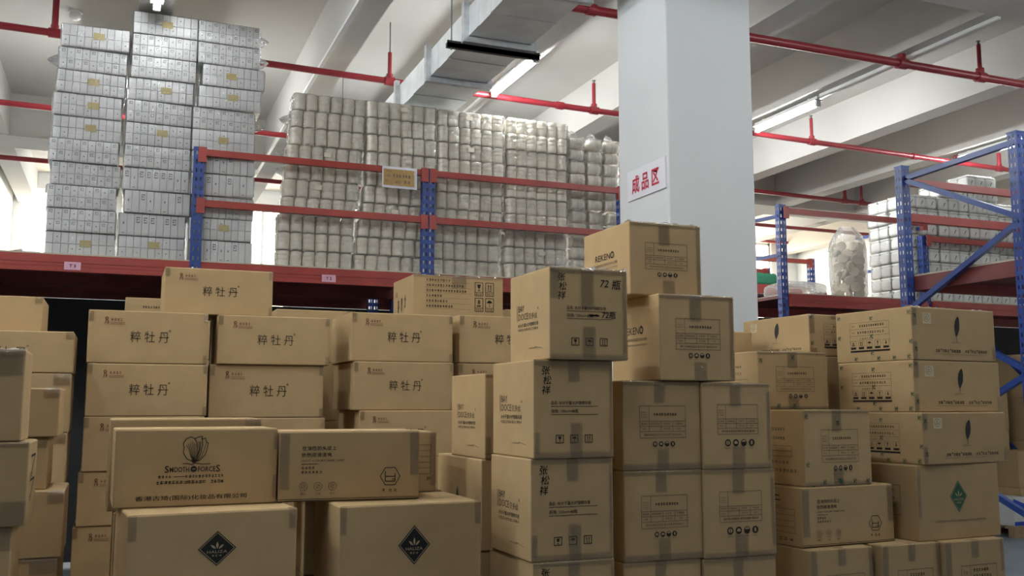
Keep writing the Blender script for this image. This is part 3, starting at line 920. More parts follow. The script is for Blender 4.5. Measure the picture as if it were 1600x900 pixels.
# ================================================================== RACKS
def post_mesh(mb, x, y, z0, z1, wx=.088, wy=.07, holes_z=None):
    """perforated upright: front plate and left side plate have real slots"""
    t = .004; p = .075; hz = .034
    holes_z = z0 if holes_z is None else holes_z
    def plate(o, ax, w):            # ax: unit vector along the plate width, thickness t behind
        hw = .013
        cs = (w * .28, w * .72)
        edges = [0, cs[0] - hw / 2, cs[0] + hw / 2, cs[1] - hw / 2, cs[1] + hw / 2, w]
        def strip(a, b, za, zb):
            if ax == 'x': mb.box((o[0] + a, o[1], za), (o[0] + b, o[1] + t, zb))
            else: mb.box((o[0], o[1] + a, za), (o[0] + t, o[1] + b, zb))
        strip(edges[0], edges[1], z0, z1); strip(edges[2], edges[3], z0, z1); strip(edges[4], edges[5], z0, z1)
        for a, b in ((edges[1], edges[2]), (edges[3], edges[4])):
            zz = holes_z
            strip(a, b, z0, holes_z)
            while zz < z1:
                strip(a, b, zz + hz, min(zz + p, z1)) if zz + hz < z1 else None
                zz += p
    plate((x, y), 'x', wx)
    plate((x, y + t), 'y', wy - t)
    plate((x + wx - t, y + t), 'y', wy - t)

def rail(parent, name, x0, x1, y, z, hgt, th=.05, m='red_paint', brackets=True, end='both'):
    mb = MB(); mb.box((x0, y, z - hgt / 2), (x1, y + th, z + hgt / 2))
    o = mb.build(name, m, parent)
    for xx, s in ((x0, 0), (x1, 1)):
        if not brackets: break
        br = MB()
        a, b_ = (xx - .055, xx + .012) if s == 0 else (xx - .012, xx + .055)
        br.box((a, y - .014, z - .088), (b_, y - .006, z + .042))
        ex = xx if s == 0 else xx - .004
        br.box((ex, y - .008, z - .088), (ex + .004, y + .045, z + .042))
        br.build('bracket', m, o)
    return o

def shelf_beam(parent, x0, x1, y, ztop, front=-1, m='red_paint'):
    """stepped box beam, front face toward -y"""
    mb = MB()
    mb.box((x0, y, ztop - .135), (x1, y + .05, ztop - .030))
    mb.box((x0, y - .005, ztop - .135), (x1, y, ztop - .098))
    mb.box((x0, y - .003, ztop - .092), (x1, y, ztop - .070))
    mb.box((x0, y - .005, ztop - .064), (x1, y, ztop - .036))
    mb.box((x0, y + .012, ztop - .030), (x1, y + .05, ztop))
    return mb.build('shelf_beam', m, parent)

DECK = EYE + 1.19
TOP = EYE + 2.17
rack = empty('storage_rack', (0, 0, 0), 0, 'long red and blue pallet rack under the white cartons and jars', 'rack')
PX = [-3.48, -1.46, .55, 2.57, 4.59]
for px_ in PX:
    for j, y in enumerate((8.40, 9.45, 10.45)):
        if px_ < 0 or j: z1 = TOP if px_ >= 0 and j == 0 else DECK - .02
        else: z1 = TOP
        mb = MB()
        w_ = .055
        for s in ((-1, 0) if px_ == 2.57 else (0,)):
            post_mesh(mb, px_ + (s * .06 if px_ == 2.57 else -.045), y, 0, z1, .058 if px_ == 2.57 else .088, .07, .05)
        mb.build('post', 'blue_paint', rack)
for a, b_ in zip(PX[:-1], PX[1:]):
    a2, b2 = a + (.062 if a == 2.57 else .045), b_ - (.062 if b_ == 2.57 else .045)
    shelf_beam(rack, a2, b2, 8.405, DECK)
    shelf_beam(rack, a2, b2, 10.47, DECK, m='dark_red_paint')
    mb = MB(); mb.box((a2 - .03, 9.42, DECK - .13), (b2 + .03, 9.52, DECK - .01)); mb.build('shelf_beam', 'dark_red_paint', rack)
    # deck panels
    n = 4
    for i in range(n):
        xa = a2 + (b2 - a2) * i / n; xb = a2 + (b2 - a2) * (i + 1) / n
        mb = MB(); mb.box((xa + .002, 8.455, DECK - .03), (xb - .002, 10.46, DECK + .002)); mb.build('deck_panel', 'dark_red_paint', rack)
    mb = MB(); mb.box((a2, 8.42, DECK + .002), (b2, 10.46, DECK + .012)); mb.build('deck_board', 'deck_board', rack)
    if a >= .5:
        rail(rack, 'rail', a2, b2, 8.405, EYE + 2.128, .055)
        rail(rack, 'rail', a2, b2, 8.405, EYE + 1.690, .058)
        for y in (8.9,):
            pass
for a, b_ in zip(PX[:-1], PX[1:]):
    mb = MB(); mb.box((a + .05, 10.50, .05), (b_ - .05, 10.515, DECK - .14)); mb.build('shade_panel', 'rack_shade', rack)  # dark panel added in place of the shade behind the lower rack
for px_ in PX:     # side frame braces
    for z0, z1 in ((.3, 1.2), (1.2, .3 + 1.8), (2.1, 2.5)):
        mb = MB(); mb.bar((px_, 8.48, z0), (px_, 9.46, z1), .03, .03); mb.build('brace', 'blue_paint', rack)

# shelf tags and the yellow sign
def shelf_tag(body, x, label):
    t = empty('shelf_tag', (x, 8.3975, EYE + 1.070), 0, label, 'label')
    mb = MB(); mb.box((0, 0, 0), (.122, .0012, .064)); mb.build('paper', 'pink_paper', t)
    k = Ink(.122, .064); k.text(body, .061, .020, .036, 'ink', .02, align='C')
    mesh_obj('print', k.mesh('print_tag'), t, (0, -.0008, 0), (0, 0, 0), (.122, 1, .064))
shelf_tag('T 3', -.44, 'pink shelf tag on the red beam below the left white carton tower')
shelf_tag('T 2', 1.605, 'pink shelf tag on the red beam below the jar columns')
t = empty('rack_sign', (2.125, 8.385, EYE + 1.955), 0, 'yellow paper sign in a clear sleeve on the upper red rail', 'sign')
mb = MB(); mb.box((0, 0, 0), (.325, .003, .195)); o = mb.build('sleeve', 'sign_white', t)
mb = MB(); mb.box((.012, -.0015, .022), (.300, 0, .172)); mb.build('paper', 'sign_yellow', t)
k = Ink(.325, .195); k.glyphs(.10, .098, .27, .128, 6, 'ink_soft'); k.glyphs(.12, .045, .175, .07, 3, 'ink_soft'); k.glyphs(.20, .045, .27, .075, 2, 'ink_soft'); k.glyphs(.035, .10, .075, .12, 3, 'ink_soft'); k.glyphs(.03, .055, .06, .07, 2, 'ink_soft')
k.glyphs(.035, .145, .09, .16, 4, 'ink_soft')
mesh_obj('print', k.mesh('print_sign'), t, (0, -.0025, 0), (0, 0, 0), (.325, 1, .195))
mb = MB(); vs = [(.006 + .31 * i / 8, -.005 - .002 * math.sin(i * 2.1), z) for z in (.012, .095, .18) for i in range(9)]
mb.add(vs, [(j * 9 + i, j * 9 + i + 1, j * 9 + 10 + i, j * 9 + 9 + i) for j in range(2) for i in range(8)], 0, True); mb.build('clear_cover', 'film', t)

# ---- rack behind the column on the right
rack2 = empty('storage_rack', (0, 0, 0), 0, 'red and blue rack right of the column holding white tub packs', 'rack')
P2 = [6.60, 8.60, 10.62, 12.6]
for i, px_ in enumerate(P2):
    for y in (8.50, 9.60):
        mb = MB(); post_mesh(mb, px_ - .045, y, 0, EYE + (2.17 if i != 1 else 1.96), .088, .07, .05); mb.build('post', 'blue_paint', rack2)
    for z0, z1 in ((EYE + 2.05, EYE + 2.10), (EYE + 1.62, EYE + 1.66), (.4, 1.4), (1.5, 2.5)):
        mb = MB(); mb.bar((px_, 8.56, z0), (px_, 9.62, z1), .034, .034); mb.build('brace', 'blue_paint', rack2)
for a, b_ in zip(P2[:-1], P2[1:]):
    a2, b2 = a + .045, b_ - .045
    for y in (8.455, 9.66): shelf_beam(rack2, a2, b2, y, DECK)
    for i in range(4):
        xa = a2 + (b2 - a2) * i / 4; xb = a2 + (b2 - a2) * (i + 1) / 4
        mb = MB(); mb.box((xa + .002, 8.505, DECK - .03), (xb - .002, 9.65, DECK + .002)); mb.build('deck_panel', 'dark_red_paint', rack2)
    mb = MB(); mb.box((a2, 8.47, DECK + .002), (b2, 9.65, DECK + .012)); mb.build('deck_board', 'deck_board', rack2)
    rail(rack2, 'rail', a2, b2, 8.475, EYE + (2.10 if a < 8 else 1.92), .06)
    mb = MB(); mb.box((a2 - .04, 9.68, .05), (b2 + .04, 9.69, DECK - .14)); mb.build('shade_panel', 'rack_shade', rack2)  # added dark panel, stands in for shade under this deck

# ---- far rack end with a green bale
rack3 = empty('storage_rack', (0, 0, 0), 0, 'far red and blue rack end against the bright wall', 'rack')
for y in (11.30, 12.35):
    for x in (9.27, 7.2):
        mb = MB(); post_mesh(mb, x - .045, y, 0, EYE + 2.12, .088, .07, .05); mb.build('post', 'blue_paint', rack3)
    rail(rack3, 'rail', 7.25, 9.22, y, EYE + 2.07, .06)
    shelf_beam(rack3, 7.25, 9.22, y - .03, EYE + 1.70)
    mb = MB(); mb.box((9.2, y - .02, EYE + 1.52), (9.5, y + .03, EYE + 1.63)); mb.build('shelf_beam', 'red_paint', rack3)
for i in range(4):
    mb = MB(); mb.box((7.25 + .4925 * i, 11.3, EYE + 1.655), (7.24 + .4925 * (i + 1), 12.4, EYE + 1.69)); mb.build('deck_panel', 'dark_red_paint', rack3)
mb = MB(); rbox(mb, .42, .4, .19, .05, seg=3, jit=.012, sub=4, smooth=True)
tag(mb.build('cloth_bale', 'green_cloth', loc=(8.32, 11.4, EYE + 1.702)), 'folded green bale on the far rack beside the column', 'bale')

# ---- near rack frame at the right edge
rack4 = empty('storage_rack', (0, 0, 0), 0, 'near blue rack frame with diagonal braces at the right edge', 'rack')
for x in (6.50, 8.52):
    for y in (5.44, 6.66):
        mb = MB(); post_mesh(mb, x, y, 0, EYE + 2.16, .09, .085, .05); mb.box((x - .004, y - .004, EYE + 2.155), (x + .094, y + .09, EYE + 2.165)); mb.build('post', 'blue_paint', rack4)
    for (y0, z0, y1, z1) in ((6.66, 2.045, 5.50, 2.085), (6.66, 2.03, 5.50, 1.485), (6.66, .86, 5.50, 1.44), (6.66, .83, 5.50, .27), (6.66, -.33, 5.50, .24), (6.66, -.36, 5.50, -.88)):
        mb = MB(); mb.bar((x + .045, y0, EYE + z0), (x + .045, y1, EYE + z1), .045, .045); mb.build('brace', 'blue_paint', rack4)
a2, b2 = 6.59, 8.52
for y in (5.42, 6.70): shelf_beam(rack4, a2, b2, y, EYE + 1.16, m='red_paint')
mb = MB(); mb.box((6.59, 5.47, EYE + 1.02), (6.63, 6.70, EYE + 1.13)); mb.build('end_beam', 'dark_red_paint', rack4)
for i in range(4):
    xa = a2 + (b2 - a2) * i / 4; xb = a2 + (b2 - a2) * (i + 1) / 4
    mb = MB(); mb.box((xa + .002, 5.47, EYE + 1.12), (xb - .002, 6.70, EYE + 1.15)); mb.build('deck_panel', 'dark_red_paint', rack4)
mb = MB(); mb.box((a2, 5.45, EYE + 1.15), (b2, 6.70, EYE + 1.165)); mb.build('deck_board', 'deck_board', rack4)
for z in (2.03, 1.70): rail(rack4, 'rail', a2, b2, 6.70, EYE + z, .075 if z < 2 else .065)

# ================================================================== SHRINK-WRAPPED PACKS
def film_mesh(name, w, d, h, amp, mat_name, seed):
    random.seed(seed)
    mb = MB()
    rbox(mb, w, d, h, min(.02, h * .12), seg=2, sub=5, smooth=True)
    vs = []
    for p in mb.v:
        q = Vector(p)
        nn = (q - Vector((w / 2, d / 2, h / 2)))
        nn = Vector((nn.x / w, nn.y / d, nn.z / h * .5)).normalized()
        n1 = noise.noise(q * 11 + Vector((seed * 3.1, 0, 0)))
        q = q + nn * (abs(n1) * amp)
        q.z = min(max(q.z, .001), h - .001)
        vs.append(tuple(q))
    mb.v = vs
    return mb.mesh(name, [mat_name])
def ear_mesh(seed):
    rnd = random.Random(seed)
    mb = MB(); n = 7
    vs = [(0.09, 0, .02 * rnd.random())]
    for i in range(n):
        t = 2 * math.pi * i / n
        vs.append((0, math.cos(t) * .10, math.sin(t) * .055 * rnd.uniform(.8, 1.1)))
        vs.append((.045 + .015 * rnd.random(), math.cos(t + .4) * .05, math.sin(t + .4) * .03))
    fs = []
    for i in range(n):
        a, b = 1 + 2 * i, 2 + 2 * i; c, e = 1 + 2 * ((i + 1) % n), 2 + 2 * ((i + 1) % n)
        fs += [(a, c, b), (b, c, e), (b, e, 0)]
    mb.add(vs, fs)
    return mb.mesh('film_end', ['film'])
EARS = [ear_mesh(i) for i in range(3)]
ORD = ['topmost', 'second from the top', 'third from the top', 'fourth from the top', 'fifth from the top', 'sixth from the top', 'seventh from the top',
       'eighth from the top', 'ninth from the top', 'tenth from the top', 'lowest']

# small white cartons, three printings: code block, dot, blank
CW, CD, CH = .0568, .056, .0925
def small_carton(kind, ch=CH, cw=CW):
    mb = MB(); rbox(mb, cw - .0025, CD, ch - .002, .0025)
    y = -.0006
    def q(x0, z0, x1, z1): mb.add([(x0, y, z0), (x1, y, z0), (x1, y, z1), (x0, y, z1)], [(0, 1, 2, 3)], 1)
    if kind == 'code':
        for i, zz in enumerate((.80, .70, .58)):
            q(cw * .25, ch * zz, cw * (.72 if i != 1 else .55), ch * (zz + .045))
        q(cw * .25, ch * .58, cw * .30, ch * .84); q(cw * .66, ch * .64, cw * .71, ch * .84)
    elif kind == 'dot':
        q(cw * .42, ch * .50, cw * .58, ch * .60); q(cw * .30, ch * .10, cw * .68, ch * .13)
    elif kind == 'line':
        q(cw * .2, ch * .45, cw * .8, ch * .465)
    return mb.mesh('carton_' + kind, ['white_carton', 'grey_print'])
SM = {k_: small_carton(k_) for k_ in ('code', 'dot', 'blank', 'line')}
SMT = {k_: small_carton(k_, CH * 2) for k_ in ('code', 'dot', 'blank')}
PW, PD_, PH = CW * 9 + .012, .36, .190
FILM_W = [film_mesh('shrink_film', PW, PD_, PH, .010, 'film', 11 + i) for i in range(4)]
mb = MB(); mb.box((.006, CD + .008, .002), (PW - .006, PD_ - .006, PH - .004)); REST = mb.mesh('carton_rows', ['white_carton'])
mb = MB(); mb.box((0, 0, 0), (.085, .0012, .055)); STICK = mb.mesh('label', ['yellow_label'])

def white_pack(x, y, z, rz, kind, label, rng, ears=()):
    t = empty('carton_pack', (x, y, z), rz, label, 'carton pack', 'packs of small white cartons')
    if kind == 'tall':
        for i in range(9):
            me = SMT[rng.choice(('code', 'dot', 'blank'))]
            mesh_obj('carton', me, t, (.007 + CW * i, .004 + rng.uniform(0, .006), .002))
    else:
        for r_ in range(2):
            for i in range(9):
                if kind == 'marked': kk = 'code' if (i + r_) % 2 else 'dot'
                else: kk = rng.choice(('blank', 'blank', 'line', 'dot'))
                mesh_obj('carton', SM[kk], t, (.007 + CW * i, .004 + rng.uniform(0, .005), .002 + (CH + .0005) * r_))
    o = mesh_obj('carton_rows', REST, t); o['kind'] = 'stuff'
    if kind == 'plain': mesh_obj('label', STICK, t, (PW * rng.uniform(.35, .5), -.001, PH * rng.uniform(.35, .5)))
    mesh_obj('shrink_film', rng.choice(FILM_W), t, (-.004, -.006, 0), scale=(1.012, 1.03, 1.0))
    for s in ears:
        if s > 0: mesh_obj('film_end', rng.choice(EARS), t, (PW + .003, PD_ * .3, PH * .5))
        else: mesh_obj('film_end', rng.choice(EARS), t, (-.003, PD_ * .3, PH * .5), (0, 0, R(180)))
    return t
rng = random.Random(5)
ZD = DECK + .012
TOWERS = [
    ('left', [-.60, -.60, -.605, -.58, -.605, -.59, -.595, -.575, -.57, -.56],
     ['plain', 'marked', 'marked', 'marked', 'marked', 'plain', 'plain', 'plain', 'marked', 'plain'], {8: (-1,)}),
    ('middle', [-.055, -.055, -.025, -.045, -.04, -.04, -.04, -.035, -.02, -.02, -.02],
     ['plain', 'tall', 'tall', 'tall', 'marked', 'plain', 'marked', 'plain', 'marked', 'marked', 'plain'], {}),
    ('right', [.50, .49, .50, .49, .49, .485, .485, .525, .55, .505, .50],
     ['tall', 'plain', 'plain', 'tall', 'tall', 'plain', 'marked', 'plain', 'plain', 'marked', 'marked'], {9: (1,), 10: (1,), 6: (1,)}),
]
for nm, xs_, kinds, ears in TOWERS:
    n = len(xs_)
    lean = .0
    for i in range(n):
        hh = PH + .0006
        white_pack(xs_[i], 8.495 - .006 * i + rng.uniform(-.010, .010), ZD + hh * i, R(rng.uniform(-2.2, 2.2)), kinds[i],
                   'wrapped pack of small white cartons, %s in the %s tower' % (ORD[n - 1 - i] if i else 'lowest', nm), rng, ears.get(i, ()))
# a low pile of packs at the left picture edge
for i in range(3):
    white_pack(-1.56, 8.95, ZD + (PH + .0006) * i, R(-2 + 2 * i), 'marked', 'grey-white carton pack at the left picture edge, %s of three' % ('lowest', 'middle', 'top')[i], rng)
# crumpled clear sheet on the deck beside it
mb = MB(); n = 10
vs = [(.42 * i / n, .30 * j / n, .02 + .09 * abs(noise.noise(Vector((i * .6, j * .6, 1.3)))) * (1 - abs(i - n / 2) / n)) for j in range(n + 1) for i in range(n + 1)]
mb.add(vs, [(j * (n + 1) + i, j * (n + 1) + i + 1, (j + 1) * (n + 1) + i + 1, (j + 1) * (n + 1) + i) for j in range(n) for i in range(n)])
tag(mb.build('plastic_sheet', 'bag_film', loc=(-.94, 8.6, ZD - .015)), 'crumpled clear plastic sheet on the shelf left of the carton towers', 'plastic sheet')

# ---- jars
def jar_mesh():
    mb = MB()
    mb.lathe([(.046, 0), (.0535, .004), (.055, .012), (.055, .062), (.0535, .064), (.055, .066), (.055, .098), (.0535, .100), (.0565, .103), (.0565, .136), (.054, .141)], 14)
    return mb.mesh('jar', ['jar'])
JAR = jar_mesh()
JP, JH = .1125, .1605
JW, JD = JP * 6 + .006, JP * 2 + .006
FILM_J = [film_mesh('shrink_film', JW, JD, JH - .004, .008, 'film', 31 + i) for i in range(4)]
mb = MB(); mb.box((0, 0, 0), (.062, .0012, .042)); JSTICK = mb.mesh('label', ['beige_label'])
def jar_pack(x, y, z, rz, label, rng, ears=(), sc=1.0):
    t = empty('jar_pack', (x, y, z), rz, label, 'jar pack', 'packs of cream jars')
    for r_ in range(2):
        for i in range(6):
            o = mesh_obj('jar', JAR, t, ((i + .5) * JP * sc + .003, (r_ + .5) * JP + .003, .003), (R(rng.uniform(-1.5, 1.5)), R(rng.uniform(-2.5, 2.5)), rng.uniform(0, 6)), (.965 * sc, .965, 1.06))
    mesh_obj('shrink_film', rng.choice(FILM_J), t, (0, -.004, 0), scale=(sc, 1.02, 1))
    if rng.random() < .4: mesh_obj('label', JSTICK, t, (JP * (2.4 + rng.random()), -.007, .05 + .04 * rng.random()), (0, 0, 0))
    for s in ears:
        if s > 0: mesh_obj('film_end', rng.choice(EARS), t, (JW * sc, JD * .5, JH * .5))
        else: mesh_obj('film_end', rng.choice(EARS), t, (0, JD * .5, JH * .5), (0, 0, R(180)))
rng = random.Random(9)
JC = [('first', 1.235, [0, 0, .0, .03, .045, .06, .065, .09, .09, .115], 1.0), ('second', 1.96, [-.04, -.02, -.01, .03, .04, .06, .06, .06, .05, .05], 1.0),
      ('third', 2.685, [-.015, -.02, -.02, 0, .01, .01, .02, .02, .02, .015], 1.0), ('fourth', 3.40, [0, -.01, .0, .0, .01, .01, .02, .02, .01, .02], .96)]
for nm, x0, offs, sc in JC:
    for i in range(10):
        e = ()
        if nm == 'first' and i in (2, 5, 6, 8): e = (-1,)
        if nm == 'fourth' and i in (9,): e = (1,)
        jar_pack(x0 + offs[i], 8.56 + rng.uniform(-.015, .015), ZD + JH * i, R(rng.uniform(-1.0, 1.0)),
                 'wrapped pack of cream jars, %s, %s jar column from the left' % (ORD[9 - i] if i else 'lowest', nm), rng, e, sc)
# packs of jars lying on their side at the right end of the rack
FILM_S = [film_mesh('shrink_film', .165, .26, .246, .006, 'film', 51 + i) for i in range(2)]
for ci, cx in enumerate((4.12, 4.315, 4.51)):
    for i in range(6):
        t = empty('jar_pack', (cx + rng.uniform(-.012, .012) - (.02 if i > 2 else 0), 8.58 + rng.uniform(-.02, .02), ZD + .2485 * i), R(rng.uniform(-4, 4)),
                  'sideways cream jar pack, %s, %s pile beside the pillar' % (ORD[5 - i] if i else 'lowest', ('left', 'middle', 'right')[ci]), 'jar pack', 'packs of jars lying on their sides')
        for r_ in range(2):
            for j in range(2):
                mesh_obj('jar', JAR, t, (.012, .066 + .122 * j, .062 + .122 * r_), (0, R(90), rng.uniform(-.05, .05)), (1.04, 1.04, 1.0))
        mesh_obj('shrink_film', FILM_S[i % 2], t)
        if i == 5: mesh_obj('film_end', EARS[ci], t, (.08, .12, .246), (0, R(-90), 0))

# ---- white tub packs on the right rack
def tub_mesh():
    mb = MB(); rbox(mb, .150, .150, .128, .03, seg=3, smooth=True); rbox(mb, .140, .140, .022, .008, seg=2, org=(.005, .005, .126), smooth=True)
    y = -.0008
    mb.add([(.060, y, .035), (.068, y, .038), (.098, y, .085), (.090, y, .092), (.074, y, .072)], [(0, 1, 2, 3, 4)], 1)
    return mb.mesh('tub', ['tub', 'grey_print'])
TUB = tub_mesh()
mbm = [tuple(v.co) for v in TUB.vertices]
TP, TH = .158, .158
FILM_T = [film_mesh('shrink_film', TP * 3 + .004, TP * 2 + .004, TH - .004, .010, 'film', 71 + i) for i in range(3)]
def tub_pack(x, y, z, rz, label, ears=()):
    t = empty('tub_pack', (x, y, z), rz, label, 'tub pack', 'packs of white tubs')
    for j in range(2):
        for i in range(3):
            mesh_obj('tub', TUB, t, (TP * i + .006, TP * j + .006, .002))
    mesh_obj('shrink_film', rng.choice(FILM_T), t, (0, -.003, 0), scale=(1, 1.01, 1))
    for s in ears: mesh_obj('film_end', rng.choice(EARS), t, (TP * 3, TP, TH * .5))
TC = [('first', 8.45, 8.60, 8), ('second', 8.935, 8.60, 9), ('third', 9.42, 8.60, 10), ('fourth', 9.905, 8.64, 8), ('fifth', 10.72, 8.66, 8)]
for nm, tx, ty, n in TC:
    for i in range(n):
        for j in range(2 if nm == 'first' else 1):
            tub_pack(tx + rng.uniform(-.012, .012), ty + .335 * j + rng.uniform(-.010, .006), ZD + TH * i, R(rng.uniform(-1.0, 1.0)),
                     'white tub pack, %s, %s tub column from the left%s' % (ORD[n - 1 - i] if i else 'lowest', nm, ', rear row' if j else ''), (1,) if nm == 'third' and i == n - 1 else ())
# ---- clear bag of beige caps
bag = empty('plastic_bag', (7.52, 8.62, ZD), 0, 'tall clear plastic bag of beige round caps on the right rack', 'bag')
mb = MB(); mb.lathe([(.049, 0), (.052, .006), (.052, .026), (.047, .032)], 14); CAP = mb.mesh('cap', ['beige_cap'])
rng = random.Random(3)
for lay in range(8):
    for q in range(7):
        a = q * 2 * math.pi / 6 + lay * .5
        rr = .115 if q < 6 else 0
        mesh_obj('cap', CAP, bag, (.19 + rr * math.cos(a) * 1.15, .16 + rr * math.sin(a), .055 + .078 * lay), (R(rng.uniform(50, 130)), R(rng.uniform(-30, 30)), rng.uniform(0, 6)), (1.12, 1.12, 1.12))
mb = MB(); prof = []
vs = []; n = 20; hs = [0.0, .05, .2, .4, .55, .66, .74, .80, .84]; rs = [.17, .195, .20, .205, .20, .185, .15, .10, .07]
for j, (z_, r_) in enumerate(zip(hs, rs)):
    for i in range(n):
        a = 2 * math.pi * i / n
        q = r_ * (1 + .10 * noise.noise(Vector((math.cos(a) * 2, math.sin(a) * 2, z_ * 5))))
        vs.append((.19 + math.cos(a) * q * 1.12, .16 + math.sin(a) * q * .95, z_ + .001))
mb.add(vs, [(j * n + i, j * n + (i + 1) % n, (j + 1) * n + (i + 1) % n, (j + 1) * n + i) for j in range(len(hs) - 1) for i in range(n)], 0, True)
mb.build('bag_film', 'bag_film', bag)
# white sheet-wrapped bundle beside the bag
mb = MB(); rbox(mb, .55, .5, .16, .06, seg=3, sub=5, jit=.03, smooth=True)
tag(mb.build('wrapped_bundle', 'bag_film', loc=(6.85, 8.75, ZD + .02)), 'low white plastic-wrapped bundle left of the cap bag', 'bundle')

